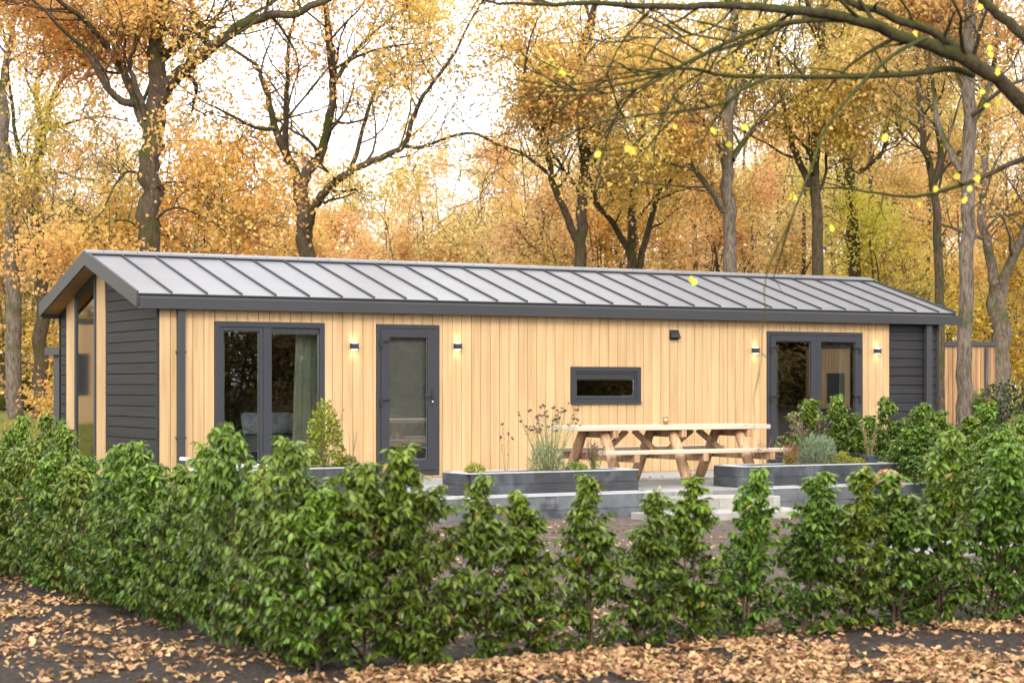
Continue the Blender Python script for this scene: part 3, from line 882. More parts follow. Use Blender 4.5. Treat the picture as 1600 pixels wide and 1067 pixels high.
def planter(x0, x1, y0, y1, z0, z1, r, label, left=True, right=True, mat='basalt', courses=2, name='planter', group='raised stone planters'):
    t = empty(name, ((x0+x1)/2, (y0+y1)/2, z0), label, 'planter', group)
    w, c = MB(), MB()
    path = rounded(x0, x1, y0, y1, r, 6, left, right)
    block_wall(w, c, path + [(x0, y1)], z0, z1, .10, courses=courses)
    w.build('block_wall', mat, t); c.build('wall_cap', 'cap', t)
    s = MB(); s.prism([(min(max(x, x0 + .06), x1 - .06), max(y, y0 + .06) if y < y1 else y - .06, z0 + .01) for x, y in path], (0, 0, z1 - z0 - .045))
    s.build('soil', 'soil', t)
    return t
PZ = 0.265
planter(11.02, atY(1000, 20.3), 20.3, 20.93, 0.004, PZ, .05, 'dark basalt planter with tall purple-headed stems beside the picnic table', True, True)
planter(8.1, atY(624, 21.5), 21.5, 22.2, 0.004, .315, .05, 'dark basalt planter with a yellow-green shrub left of the front door')
planter(atY(1165, 20.3), 17.6, 20.3, 21.0, 0.004, PZ, .28, 'dark basalt planter with rounded end holding lavender before the french doors', True, False)
planter(atY(690, 19.62), atY(1035, 19.62), 19.62, 20.04, -.30, .02, .08, 'low pale-stained stone tier below the planter of purple stems', True, True, 'basalt_lo', name='stone_tier', group='low stone tiers')
planter(atY(1188, 19.62), 18.2, 19.62, 20.04, -.30, .02, .26, 'low stained stone tier curving below the lavender planter', True, False, 'basalt_lo', name='stone_tier', group='low stone tiers')
# steps of pale concrete
for (y0, y1, z0, z1, x0, x1, lab) in ((19.15, 19.75, -.40, -.035, atY(1038, 19.15), 14.75, 'upper pale concrete step below the picnic table'), (18.5, 19.148, -.48, -.165, atY(1038, 18.6) - .1, 14.75, 'lower pale concrete step at the foot of the terrace')):
    st = MB(); xx = x0
    while xx < x1 - .1:
        st.box(xx, min(xx + .796, x1), y0, y1, z0, z1); xx += .8
    tag(st.build('step', 'slab', bevel=.008), lab, 'step', 'concrete steps')
kb = MB(); kc = MB()
path = [(14.6 + .25 * k, 18.15 - .02 * k + .10 * math.sin(k * .5)) for k in range(20)]
block_wall(kb, kc, path, -.46, -.28, .08, courses=1)
kt = empty('garden_kerb', (16.5, 18.1, -.4), 'thin curved pale concrete kerb round the soil bed', 'kerb'); kb.build('kerb_blocks', 'slab', kt); kc.build('kerb_cap', 'cap', kt)
ph = MB()
for i in range(15):
    for j in range(5):
        ph.box(12.5 + i*.5 + .003, 13.0 + i*.5 - .003, 14.7 + j*.5 + .003 , 15.2 + j*.5 - .003, -.5, -.345 + random.uniform(-.003, .003))
tag(ph.build('path', 'slab', bevel=.004), 'pale paved path behind the front hedge', None, None, 'structure')

# ------------------------------------------------------------------ picnic table
TX0, TX1, TYC = 13.30, 16.42, 21.90
tbl = empty('picnic_table', ((TX0 + TX1)/2, TYC, 0), 'long rustic picnic table with round log legs and attached benches', 'picnic table')
def plank(name, x0, x1, y0, y1, z0, z1, seed):
    m_ = MB(); n = 14; rnd = random.Random(seed)
    top, bot = [], []
    wob0 = [rnd.uniform(-.008, .008) for _ in range(n+1)]
    a = [(x0 + (x1-x0)*i/n, y0 + wob0[i], 0) for i in range(n+1)]
    b = [(x0 + (x1-x0)*i/n, y1, 0) for i in range(n+1)]
    loop = a + b[::-1]
    m_.prism([(x, y, z0) for x, y, _ in loop], (0, 0, z1 - z0))
    return m_.build(name, 'plank', tbl, bevel=.007)
yy = TYC - .41
for k in range(4):
    plank('tabletop_plank', TX0 + random.uniform(-.02, .03), TX1 + random.uniform(-.03, .02), yy + .003, yy + .202, .725, .785, k); yy += .205
for sgn in (-1, 1):
    yb = TYC + sgn * .76
    for k in range(1):
        plank('seat_plank', TX0 + .1, TX1 - .05, yb - .135, yb + .135, .425, .475, 20 + sgn)
for xk in (13.78, 14.86, 15.95):
    m_ = MB(); m_.box(xk + .06, xk + .14, TYC - .40, TYC + .40, .625, .724); m_.build('top_crossbar', 'log', tbl, bevel=.006)
    m_ = MB(); m_.box(xk + .06, xk + .14, TYC - .90, TYC + .90, .325, .424); m_.build('seat_crossbar', 'log', tbl, bevel=.006)
    for sgn in (-1, 1):
        m_ = MB(); a, b = Vector((xk, TYC + sgn*.25, .724)), Vector((xk - .01, TYC + sgn*.66, .004))
        d = b - a; m_.tube([a + d*t for t in (0, .25, .5, .75, 1)], [.066, .069, .071, .073, .075], 16)
        for i, v in enumerate(m_.v):
            if v[2] > .7: m_.v[i] = (v[0], v[1], min(v[2], .724))
            if v[2] < .06: m_.v[i] = (v[0], v[1], .004)
        o = m_.build('log_leg', 'log', tbl, smooth=True)
for a, b in ((13.86, 14.30), (14.86, 14.42), (14.86, 15.36), (15.95, 15.46)):
    m_ = MB(); m_.bar((a + (.05 if b > a else -.05) , TYC, .40), (b, TYC, .715), .05, .075); m_.build('brace', 'log', tbl, bevel=.005)
# cup with a candle-yellow filling on a dish
cx, cy_ = atY(1040, 21.75), 21.75
gl = empty('drinking_glass', (cx, cy_, .797), 'small glass of yellow juice on the picnic table', 'glass')
m_ = MB(); m_.lathe((cx, cy_, .797), [(.034, 0), (.036, .072), (.030, .073), (.029, .004)], 20); m_.build('juice', mat_paint('juice', (0.75, 0.48, 0.03), .35), gl, smooth=True)
m_ = MB(); m_.lathe((cx, cy_, .797), [(.0365, .001), (.0385, .095), (.0365, .095), (.0365, .074)], 20); m_.build('glass_wall', 'glass', gl, smooth=True)
m_ = MB(); m_.lathe((cx, cy_, .787), [(.05, 0), (.085, .002), (.085, .008), (.05, .009)], 24); tag(m_.build('coaster', 'plank', smooth=False), 'flat wooden dish under the glass of juice', 'dish')

# white sun lounger left, mostly behind the hedge
sl = empty('sun_lounger', (9.0, 22.6, 0), 'white plastic sun lounger half hidden by the left hedge', 'sun lounger')
lx0, lx1, ly = atY(300, 22.3), atY(425, 22.3), 22.3
m_ = MB(); m_.box(lx0 + .35, lx1, ly, ly + .6, .30, .34); m_.build('lounger_bed', 'white', sl, bevel=.01)
m_ = MB(); m_.obox((lx0 + .22, ly + .3, .36), (.16, 0, -.06), (0, .3, 0), (.008, 0, .02)); m_.build('backrest', 'white', sl, bevel=.01)
for a in (lx0 + .42, lx1 - .08):
    for b in (ly + .05, ly + .55):
        m_ = MB(); m_.box(a - .025, a + .025, b - .025, b + .025, terrain(9, 22) - .02, .299); m_.build('leg', 'white', sl)

#__PART2__
# ------------------------------------------------------------------ hedges: every shrub is its own thing
def arr(vs): return np.array([tuple(v) for v in vs], dtype=float)
def laurel(seed, H, R, n_twig=95, leafy=15):
    rnd = random.Random(seed)
    st = MB(); P, D, Nn = [], [], []
    leaders = []
    for k in range(rnd.choice((2, 3))):
        a = rnd.uniform(0, 2*PI); o_ = Vector((math.cos(a), math.sin(a), 0)) * rnd.uniform(.02, .07)
        h = H * (1.0 if k == 0 else rnd.uniform(.70, .92)); lean = Vector((rnd.uniform(-.06, .06), rnd.uniform(-.06, .06), 0))
        pts = [o_*.3 + (o_*1.2 + lean)*t + Vector((rnd.uniform(-.012,.012), rnd.uniform(-.012,.012), h*t - (.06 if t == 0 else 0))) for t in np.linspace(0, 1, 8)]
        st.tube(pts, list(np.linspace(.011, .003, 8)), 5); leaders.append((pts, h))
    def prof(t):
        return R * float(np.interp(t, [0, .15, .42, .70, 1.0], [.85, 1.34, 1.20, .60, .29]))
    twigs = []
    for i in range(n_twig):
        pts, h = rnd.choice(leaders) if i > n_twig * .4 else leaders[0]
        t = rnd.uniform(.03, .98); i0 = min(6, int(t * 7)); f = t * 7 - i0
        p = pts[i0] * (1 - f) + pts[i0 + 1] * f
        a = rnd.uniform(0, 2*PI); rr_ = prof(t * h / H) * rnd.uniform(.5, 1.15)
        d = Vector((math.cos(a), math.sin(a), rnd.uniform(.25, .95)))
        e = p + d * rr_ * .85; e.z = max(e.z, .05)
        twigs.append((p, e))
        st.tube([p, (p + e) / 2 + Vector((0, 0, -.01)), e], [.004, .003, .0018], 3, False)
    for pts, h in leaders: twigs += [(pts[5], pts[7]), (pts[6], pts[7]), (pts[6], pts[7] + Vector((0, 0, .02)))]
    for p, e in twigs:
        ax = (e - p).normalized()
        for k in range(leafy):
            t = rnd.uniform(.1, 1.0) ** .7
            q_ = p + (e - p) * t
            a = rnd.uniform(0, 2*PI)
            out = Vector((math.cos(a), math.sin(a), 0)) * .75 + ax * rnd.uniform(.0, .6) + Vector((0, 0, rnd.uniform(-1.5, -.05)))
            P.append(q_); D.append(out.normalized()); Nn.append(Vector((rnd.gauss(0, .35), rnd.gauss(0, .35), 1.0)))
    P, D, Nn = arr(P), arr(D), arr(Nn)
    n = len(P); z = np.clip(P[:, 2] / H, 0, 1)
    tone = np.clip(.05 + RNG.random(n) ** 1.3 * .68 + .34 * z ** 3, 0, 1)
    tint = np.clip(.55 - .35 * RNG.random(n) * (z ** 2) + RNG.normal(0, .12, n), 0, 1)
    odd = RNG.random(n) < .009; tint[odd] = RNG.uniform(-2.8, -1.0, odd.sum()); tone[odd] = .95
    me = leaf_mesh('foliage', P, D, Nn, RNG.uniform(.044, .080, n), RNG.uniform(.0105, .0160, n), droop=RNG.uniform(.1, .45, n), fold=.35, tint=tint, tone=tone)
    return st, me
GREEN = (0.118, 0.182, 0.022)
def make_shrub(seed, H, R, **kw):
    st, me = laurel(seed, H, R, **kw)
    root = empty('laurel_shrub', (0, 0, 0), 'laurel', 'shrub')
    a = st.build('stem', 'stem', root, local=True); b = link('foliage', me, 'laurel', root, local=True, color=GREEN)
    KIDS[root.name] = [a, b]
    return root
PROTO_H = 1.35
def green(v=1.0): 
    k = v * random.uniform(.9, 1.1); return (GREEN[0]*k*random.uniform(.85, 1.15), GREEN[1]*k, GREEN[2]*k*random.uniform(.8, 1.2))
slim = [make_shrub(100 + i, PROTO_H, .245, n_twig=150, leafy=22) for i in range(4)]
bushy = [make_shrub(200 + i, PROTO_H, .33, n_twig=180, leafy=23) for i in range(4)]
used = set()
def place(pool, x, y, H, label, group, wide=1.0, i=None):
    p = pool[i % len(pool)] if i is not None else random.choice(pool)
    z = terrain(x, y); s = H / PROTO_H
    rz = random.uniform(0, 2*PI); scl = (wide, wide, s); c = green()
    if p.name not in used:
        used.add(p.name); r = p
        r.location = (x, y, z); r.rotation_euler = (0, 0, rz); r.scale = scl; r['label'] = label; r['group'] = group
        KIDS[r.name][1].color = (*c, 1)
        return r
    return copy_thing(p, (x, y, z), rz, scl, label, 'shrub', group, color=c)
HG = 'laurel shrubs of the clipped hedge'
# front row (along X at Y = 11): pixel column and pixel height of each top
front = [(575, 728), (655, 706), (765, 745), (838, 775), (925, 748), (1000, 772), (1085, 748), (1160, 738), (1248, 745), (1328, 735), (1400, 742), (1462, 682), (1545, 700), (1605, 715), (1660, 700)]
for i, (px, py) in enumerate(front):
    y = 11.0 + random.uniform(-.06, .06); x = atY(px, y)
    H = Zy(px, py, y) - terrain(x, y) + .02
    lab = f'laurel shrub {ORD[i]} from the hedge corner along the front row' + (', gap on its right' if px == 655 else '')
    place(slim if i > 1 else bushy, x, y, H, lab, HG, wide=random.uniform(1.08, 1.28) * (1.2 if px >= 1400 else 1.0), i=i)
# left row (along Y at X = 5)
for i in range(19):
    y = 11.05 + i * .42 + random.uniform(-.05, .05); x = 5.0 + random.uniform(-.05, .05)
    H = random.uniform(1.10, 1.27) + (.24 if i in (1, 3) else .14 if i in (5, 8) else 0)
    place(bushy, x, y, H, f'laurel shrub {ORD[i]} from the hedge corner along the left row', HG, wide=random.uniform(.98, 1.15), i=i)
    
# small young laurels beyond the left row, beside the gable
for i, (px, py, d, lab) in enumerate(((28, 652, 22.5, 'young laurel shrub at the far left before the mossy trunk'), (62, 645, 23.5, 'young laurel shrub left of the gable, tallest of three'), (92, 655, 23.0, 'young laurel shrub close against the dark gable corner'), (8, 672, 21.5, 'young laurel shrub cut by the left frame edge'), (118, 668, 21.0, 'young laurel shrub below the tall gable window'))):
    p = pt(px, py, d)
    place(slim, p.x, p.y, p.z - terrain(p.x, p.y), lab, 'young laurels beside the gable', wide=1.1, i=i)
# taller hedge in front of the right part of the cabin and along the right border
back = [(1265, 624, 28.2), (1320, 619, 28.4), (1392, 623, 28.2), (1428, 630, 28.4), (1470, 642, 27.6), (1503, 652, 27.0), (1556, 630, 25.6), (1590, 642, 24.6), (1615, 640, 24.0), (1436, 668, 26.2), (1488, 672, 25.2), (1535, 678, 24.0), (1575, 672, 22.8), (1610, 684, 21.8), (1408, 672, 26.8), (1362, 650, 28.0)]
bl_ = ['behind the lavender at the left door leaf', 'before the right leaf of the french doors', 'at the end of the wood cladding', 'before the dark boarded panel', 'below the right downpipe', 'left of the grey trunk at the cabin corner', 'right of the grey trunk, tall tip', 'before the dark bush at the right edge', 'cut by the right frame edge, rear', 'second line, below the dark panel', 'second line, below the downpipe', 'second line, below the grey trunk', 'second line, below the red flowers', 'cut by the right frame edge, front', 'second line, behind the dried hydrangea', 'behind the potted dry grass']
for i, ((px, py, d), lb) in enumerate(zip(back, bl_)):
    p = pt(px, py, d)
    place(bushy, p.x, p.y, p.z - terrain(p.x, p.y), 'bushy laurel shrub ' + lb, 'laurels along the right border', wide=random.uniform(1.15, 1.4), i=i)

# ------------------------------------------------------------------ planting in the beds
def herb(name, label, loc, stems, h, spread, leaf=None, head=None, col=(.2, .25, .1), stemmat='stem_green', cat='plant', r=.003, lean=0.0, group=None):
    """upright stems from one foot; leaf=(n, len, width, colour, zlo, zhi), head=(kind, size, colour)"""
    rnd = random.Random(hash(label) & 0xffff); rnd = random.Random(sum(map(ord, label)))
    t = empty(name, loc, label, cat, group)
    s = MB(); P, D, Nn = [], [], []; HP = []
    for k in range(stems):
        a = rnd.uniform(0, 2*PI); rr = spread * math.sqrt(rnd.random())
        top = Vector((math.cos(a)*rr + lean, math.sin(a)*rr, h * rnd.uniform(.62, 1.0)))
        b = Vector((math.cos(a), math.sin(a), 0)) * rr * .25
        pts = [b + (top - b) * f + Vector((0, 0, .12*h*math.sin(PI*f)*.5)) + Vector((rnd.uniform(-.01,.01), rnd.uniform(-.01,.01), 0)) for f in (0, .35, .7, 1)]
        s.tube(pts, [r*1.3, r, r*.8, r*.5], 4, False); HP.append(pts[-1])
        if rnd.random() < .6 and head:
            e = pts[2] + Vector((rnd.uniform(-.08,.08), rnd.uniform(-.08,.08), .1*h)); s.tube([pts[2], e], [r*.7, r*.4], 3, False); HP.append(e)
        if leaf:
            for q_ in range(leaf[0]):
                f = rnd.uniform(leaf[4], leaf[5]); i0 = min(2, int(f*3)); g_ = f*3 - i0
                P.append(pts[i0]*(1-g_) + pts[i0+1]*g_); a2 = rnd.uniform(0, 2*PI)
                D.append(Vector((math.cos(a2), math.sin(a2), rnd.uniform(-.1, 1.1)))); Nn.append(Vector((rnd.gauss(0,.4), rnd.gauss(0,.4), 1)))
    s.build('stems', stemmat, t)
    for o in t.children: o.matrix_parent_inverse = Matrix.Identity(4)
    if leaf:
        n = len(P); link('foliage', leaf_mesh('foliage', arr(P), arr(D), arr(Nn), RNG.uniform(.7, 1.2, n)*leaf[1], RNG.uniform(.8, 1.2, n)*leaf[2], droop=.2, kind='kite' if leaf[1] < .06 else 'long'), 'herb', t, local=True, color=leaf[3])
    if head:
        P, D, Nn = [], [], []
        for p in HP:
            if head[0] == 'umbel':
                if p is not HP[0]: continue
                for k in range(22):
                    P.append(Vector((rnd.gauss(0, head[1]*.45), rnd.gauss(0, head[1]*.45), rnd.gauss(0, head[1]*.22))))
            else:
                for k in range(16): P.append(p + Vector((rnd.gauss(0,.006), rnd.gauss(0,.006), -rnd.random()*head[1])))
        for p in P: D.append(Vector((rnd.gauss(0,1), rnd.gauss(0,1), rnd.gauss(.3,.7)))); Nn.append(Vector((rnd.gauss(0,.6), rnd.gauss(0,.6), 1)))
        n = len(P); um = head[0] == 'umbel'
        fh = link('flower_head' if um else 'flower_spikes', leaf_mesh('flower_head', arr(P), arr(D), arr(Nn), max(.016, head[1]*.45) if um else .016, max(.008, head[1]*.22) if um else .008, kind='kite'), 'herb', t, local=True, color=head[2])
        if um:
            fh.location = HP[0]
            for p in HP[1:96]:
                c = fh.copy(); COL.objects.link(c); c.parent = t; c.location = p; c.rotation_euler = (rnd.gauss(0,.3), rnd.gauss(0,.3), rnd.uniform(0, 6)); k_ = rnd.uniform(.7, 1.2); c.scale = (k_, k_, k_)
    return t
def mound(name, label, loc, rx, h, n, L, W, col, cat='plant', parent=None, group=None, up=.6, pname='foliage'):
    rnd = random.Random(sum(map(ord, label)))
    t = parent or empty(name, loc, label, cat, group)
    P, D, Nn = [], [], []
    for k in range(n):
        while True:
            v = Vector((rnd.uniform(-1,1), rnd.uniform(-1,1), rnd.uniform(0,1)))
            if v.length < 1 and rnd.random() < .25 + v.length**2 and noise.noise(v * 2.4 + Vector(loc)) > -.28: break
        P.append(Vector((v.x*rx, v.y*rx, v.z*h))); D.append(Vector((v.x, v.y, v.z*.8 + up*rnd.random())).normalized() + Vector((rnd.gauss(0,.5), rnd.gauss(0,.5), rnd.gauss(0,.4))))
        Nn.append(Vector((rnd.gauss(0,.5), rnd.gauss(0,.5), 1)))
    z = np.array([p.z / h for p in P])
    o = link(pname, leaf_mesh(pname, arr(P), arr(D), arr(Nn), RNG.uniform(.7,1.25,n)*L, RNG.uniform(.8,1.2,n)*W, droop=.25, kind='kite' if L < .05 else 'long', tone=np.clip(RNG.random(n)*.75 + .2*z, 0, 1)), 'herb', t, local=True, color=col)
    if parent is None:
        s = MB()
        for k in range(9):
            e = Vector(rnd.choice(P)) * .85; s.tube([Vector((0,0,-.03)), e*.5 + Vector((0,0,.02)), e], [.006, .004, .002], 4, False)
        so = s.build('stems', 'stem_dry', t); so.matrix_parent_inverse = Matrix.Identity(4)
    return t
def at(px, Y, z): return (atY(px, Y), Y, z)
P1 = 21.85; S1 = .29; P2 = 20.62; S2 = .235
# planter left of the door
mound('bushy_shrub', 'yellow-green leafy shrub with red tips before the patio window', at(507, P1, S1), .24, .85, 1500, .055, .014, (.24, .27, .035), 'shrub')
herb('flowering_stem', 'thin shoots with pink flowers rising from the yellow-green shrub', at(516, P1 - .05, S1), 5, .86, .16, (10, .04, .012, (.36, .12, .05), .3, .9), ('umbel', .02, (.65, .12, .25)), group=None)
mound('low_shrub', 'small dark green tuft beside the front door planter edge', at(543, P1, S1), .14, .15, 260, .05, .013, (.15, .19, .035))
herb('bare_twigs', 'bare pale forked twigs left of the front door', at(548, P1 - .1, S1), 5, .5, .14, None, None, stemmat='stem_dry', r=.004)
# planter by the picnic table
mound('dwarf_conifer', 'bright yellow-green dwarf conifer tuft in the planter right of the door', at(741, P2, S2), .13, .14, 420, .045, .006, (.26, .29, .03))
herb('dead_stalk', 'two thin bare stalks between the conifer tuft and the purple verbena', at(792, P2, S2), 3, .62, .14, (5, .03, .008, (.2, .14, .08), .3, .9), ('umbel', .02, (.12, .07, .07)), stemmat='stem_dry')
herb('tall_verbena', 'tall airy verbena with many dark purple button heads above the planter', at(858, P2, S2), 46, .86, .44, (12, .06, .004, (.20, .24, .10), .02, .6), ('umbel', .023, (.12, .06, .075)), r=.0024)
mound('lavender_clump', 'grey-green feathery clump at the foot of the verbena', at(853, P2 - .05, S2), .24, .38, 1100, .075, .004, (.24, .28, .14), up=1.6)
mound('low_shrub', 'low bright green spreading plant under the left end of the table', at(900, P2 - .1, S2), .15, .13, 420, .045, .009, (.20, .27, .05))
herb('upright_heather', 'upright brownish heather with green foot before the left table legs', at(930, P2 - .05, S2), 26, .42, .15, (16, .03, .007, (.22, .24, .05), .0, .6), ('spike', .12, (.17, .09, .075)), r=.002)
# planter before the french doors
P3 = 20.72
herb('dead_stalk', 'thin dry stalks at the left end of the rounded planter', at(1196, P3, S2), 5, .42, .12, None, ('spike', .16, (.16, .08, .06)), stemmat='stem_dry', r=.0025)
herb('red_perennial', 'rusty red upright perennial with yellow-green foot before the left door frame', at(1233, P3 - .1, S2), 22, .36, .12, (14, .035, .011, (.30, .30, .035), 0, .4), ('spike', .18, (.28, .10, .06)), stemmat='stem_dry', r=.002)
herb('tall_verbena', 'short verbena with purplish heads leaning left over the red perennial', at(1256, P3 + .1, S2), 10, .68, .16, (5, .05, .006, (.18, .22, .09), .1, .7), ('umbel', .045, (.17, .09, .11)), lean=-.06)
mound('lavender_clump', 'rounded silver-green lavender in the rounded planter', at(1277, P3, S2), .27, .43, 2600, .07, .0035, (.21, .26, .16), up=1.5)
herb('sedum', 'dark brown flat-headed sedum rising behind the lavender', at(1284, P3 + .3, S2), 8, .70, .12, (10, .05, .014, (.16, .22, .06), .1, .8), ('umbel', .06, (.10, .055, .05)))
mound('low_shrub', 'low yellow-green mound right of the lavender', at(1312, P3 - .15, S2), .18, .19, 800, .04, .006, (.29, .29, .04))
mound('low_shrub', 'flat yellow-green mound beside the dark plant pot', at(1337, P3 - .2, S2), .16, .11, 520, .04, .006, (.27, .27, .04))
def pot(label, loc, r, h, cat='potted plant', name='potted_plant'):
    t = empty(name, loc, label, cat)
    m_ = MB(); m_.lathe((0,0,0), [(r*.78, 0), (r*.97, h*.8), (r*1.05, h*.8), (r*1.07, h), (r*.96, h), (r*.93, h*.86)], 24)
    o = m_.build('pot', 'pot', t, local=True, smooth=False)
    m_ = MB(); m_.lathe((0,0,0), [(r*.9, h*.84), (r*.9, h*.87)], 20); m_.build('soil', 'soil', t, local=True)
    return t
t = pot('dark plastic pot with sparse dry grassy plant on the rounded planter', at(1359, P3 - .2, S2), .115, .14)
s = MB(); P, D = [], []
for k in range(16):
    a = random.uniform(0, 2*PI); e = Vector((math.cos(a)*random.uniform(.03,.17), math.sin(a)*.12, random.uniform(.3, .62))); s.tube([Vector((e.x*.2, e.y*.2, .115)), e*.6 + Vector((0,0,.05)), e], [.003,.0025,.0015], 4, False)
    for q_ in range(12): f = random.uniform(.3, 1); P.append(Vector((e.x*f, e.y*f, .115 + (e.z-.115)*f))); D.append(Vector((random.gauss(0,1), random.gauss(0,1), random.uniform(-.2,1))))
s.build('stems', 'stem_dry', t, local=True)
link('foliage', leaf_mesh('foliage', arr(P), arr(D), np.tile([0,0,1.], (len(P),1)) + RNG.normal(0,.4,(len(P),3)), .05, .008), 'herb', t, local=True, color=(.24,.24,.09))
t = pot('pot of dried tan hydrangea heads in front of the stone tier', at(1386, 19.2, -.16), .16, .17)
mound('x', 'dried hydrangea', (0, 0, 0), .21, .22, 900, .03, .014, (.50, .32, .17), parent=t, up=.2)
for o in t.children:
    if o.name.startswith('foliage'): o.location.z = .19
m_ = MB(); m_.box(-.22, .22, -.2, .2, -.16, -.003); m_.build('pot_stand', 'basalt_lo', t, local=True)

# ------------------------------------------------------------------ trees
class Tree:
    def __init__(s, seed, tw=.0075): s.tw = tw; s.r = random.Random(seed); s.mb = MB(); s.anch = []; s.seed = seed
    def grow(s, p, d, L, r, lev, maxlev, up=.08, wig=.22, kids=(5, 5, 5), ratio=.6):
        R_ = s.r; n = 5 if lev < maxlev else 3
        pts = [p]; d = d.normalized(); q_ = p.copy()
        for i in range(n):
            d = (d + Vector((R_.gauss(0, wig), R_.gauss(0, wig), R_.gauss(up, wig*.6)))).normalized()
            q_ = q_ + d * (L / n); pts.append(q_.copy())
        e = r * (.35 if lev < maxlev else .3)
        s.mb.tube(pts, [r + (e - r) * i / n for i in range(n + 1)], (10, 7, 5, 4, 3, 3)[min(lev + 1, 5)], False)
        if lev >= maxlev:
            s.anch += pts[1:]; return
        nk = kids[min(lev, len(kids) - 1)]
        for k in range(nk):
            t = .3 + .7 * (k + R_.random()) / nk; i0 = min(n - 1, int(t * n)); f = t * n - i0
            b = pts[i0] + (pts[i0 + 1] - pts[i0]) * f
            ax = (pts[i0 + 1] - pts[i0]).normalized()
            rd = Vector((R_.gauss(0,1), R_.gauss(0,1), R_.gauss(0,1))); rd = (rd - ax * rd.dot(ax)).normalized()
            an = R_.uniform(.5, 1.1)
            s.grow(b, ax * math.cos(an) + rd * math.sin(an), L * ratio * R_.uniform(.7, 1.15), max(s.tw, (r + (e - r) * t) * .55), lev + 1, maxlev, up, wig, kids, ratio)
        s.anch.append(pts[-1])
    def limb(s, pts, r0, r1, n=8, sub=0, subL=2.0, sublev=1, maxlev=3, flare=0, tmin=.25, **kw):
        """a limb along given points (smoothed), with branches growing from it"""
        P_ = [Vector(p) for p in pts]; out = []
        for i in range(len(P_) - 1):
            a, b = P_[max(i-1, 0)], P_[min(i+2, len(P_)-1)]
            for k in range(4):
                t = k / 4; p1, p2 = P_[i], P_[i+1]
                out.append(.5*((2*p1) + (p2 - a)*t + (2*a - 5*p1 + 4*p2 - b)*t*t + (3*p1 - a - 3*p2 + b)*t**3) + Vector((s.r.gauss(0, (r0+r1)*.09), s.r.gauss(0, (r0+r1)*.09), s.r.gauss(0, (r0+r1)*.07))))
        out.append(P_[-1]); m = len(out)
        rad = [r0 + (r1 - r0) * i / (m - 1) for i in range(m)]
        if flare:
            for i in range(min(4, m)): rad[i] *= 1 + flare * (1 - i / 4) ** 2
        s.mb.tube(out, rad, n, False)
        for k in range(sub):
            t = tmin + (1 - tmin) * (k + s.r.random()) / sub; i0 = min(m - 2, int(t * (m - 1)))
            ax = (out[i0 + 1] - out[i0]).normalized()
            rd = Vector((s.r.gauss(0,1), s.r.gauss(0,1), s.r.gauss(.25,.9))); rd = (rd - ax * rd.dot(ax)).normalized()
            an = s.r.uniform(.6, 1.2)
            s.grow(out[i0], ax * math.cos(an) + rd * math.sin(an), subL * s.r.uniform(.6, 1.2), max(.008, rad[i0] * .42), sublev, maxlev, **kw)
        if sub: s.grow(out[-1], out[-1] - out[-2], subL * 1.2, rad[-1], sublev, maxlev, **kw)
        return out
    def finish(s, root, bark, leafn, L, W, color, spread=.28, patch=.0, hide_below=None, zmax=None, kind='kite'):
        tr_ = s.mb.build('trunk', bark, root, local=True, smooth=True)
        kids = [tr_]
        A = arr(s.anch)
        if zmax: A = A[A[:, 2] < zmax]
        if leafn and len(A):
            g_ = np.random.default_rng(s.seed)
            # leaves keep together in sprays: some twigs are bare, others full
            w = np.array([max(0, .42 + noise.noise(Vector(a) * .5 + Vector((s.seed, 0, 0))) * 1.9 - patch) ** 1.5 for a in A]) + .012
            idx = g_.choice(len(A), leafn, p=w / w.sum())
            P = A[idx] + g_.normal(0, spread, (leafn, 3))
            D = g_.normal(0, 1, (leafn, 3)); D[:, 2] -= .35
            Nn = g_.normal(0, .7, (leafn, 3)); Nn[:, 2] += .8
            clump = np.array([noise.noise(Vector(p) * .5 + Vector((9, s.seed, 3))) for p in P])
            tint = np.clip(.5 + clump * .7 + g_.normal(0, .22, leafn), 0, 1)
            tone = np.clip(g_.random(leafn) * .9 + .1 * clump + .05, 0, 1)
            me = leaf_mesh('crown', P, D, Nn, g_.uniform(.7, 1.3, leafn) * L, g_.uniform(.8, 1.2, leafn) * W, droop=.25, kind=kind, tint=tint, tone=tone)
            kids.append(link('crown', me, 'oakleaf', root, local=True, color=color))
        KIDS[root.name] = kids
        return root
ORANGE, GOLD, OCHRE, LIME, RUST = (.64, .41, .15), (.67, .48, .14), (.60, .44, .18), (.50, .45, .08), (.59, .37, .17)

def hero(name, label, group, px, d, limbs, leafn, color, bark='bark', L=.105, W=.036, seed=1, patch=0.0, spread=.28, base_py=None):
    b = pt(px, HOR, d); zb = terrain(b.x, b.y)
    root = empty(name, (b.x, b.y, zb), label, 'tree', group)
    T = Tree(seed)
    O = Vector((b.x, b.y, zb))
    r0 = limbs[0][2]
    for k, lm in enumerate(limbs):
        pts_, dz, ra, rb = lm[0], lm[1], lm[2], lm[3]
        kw = lm[4] if len(lm) > 4 else {}
        n = len(pts_)
        P_ = [pt(x, y, d + dz * i / max(1, n - 1)) - O for i, (x, y) in enumerate(pts_)]
        if k == 0: P_ = [Vector((P_[0].x, P_[0].y, -.25))] + P_
        T.limb(P_, ra, rb, n=12 if k == 0 else 9, flare=.45 if k == 0 else 0, **kw)
    return T.finish(root, bark, int(leafn * 1.2), L, W, color, patch=patch + .12, spread=spread * .72)
S = lambda sub, L=2.2, lev=1, mx=3, **k: dict(sub=sub, subL=L, sublev=lev, maxlev=mx, **k)
BG = 'autumn oaks behind the cabin'
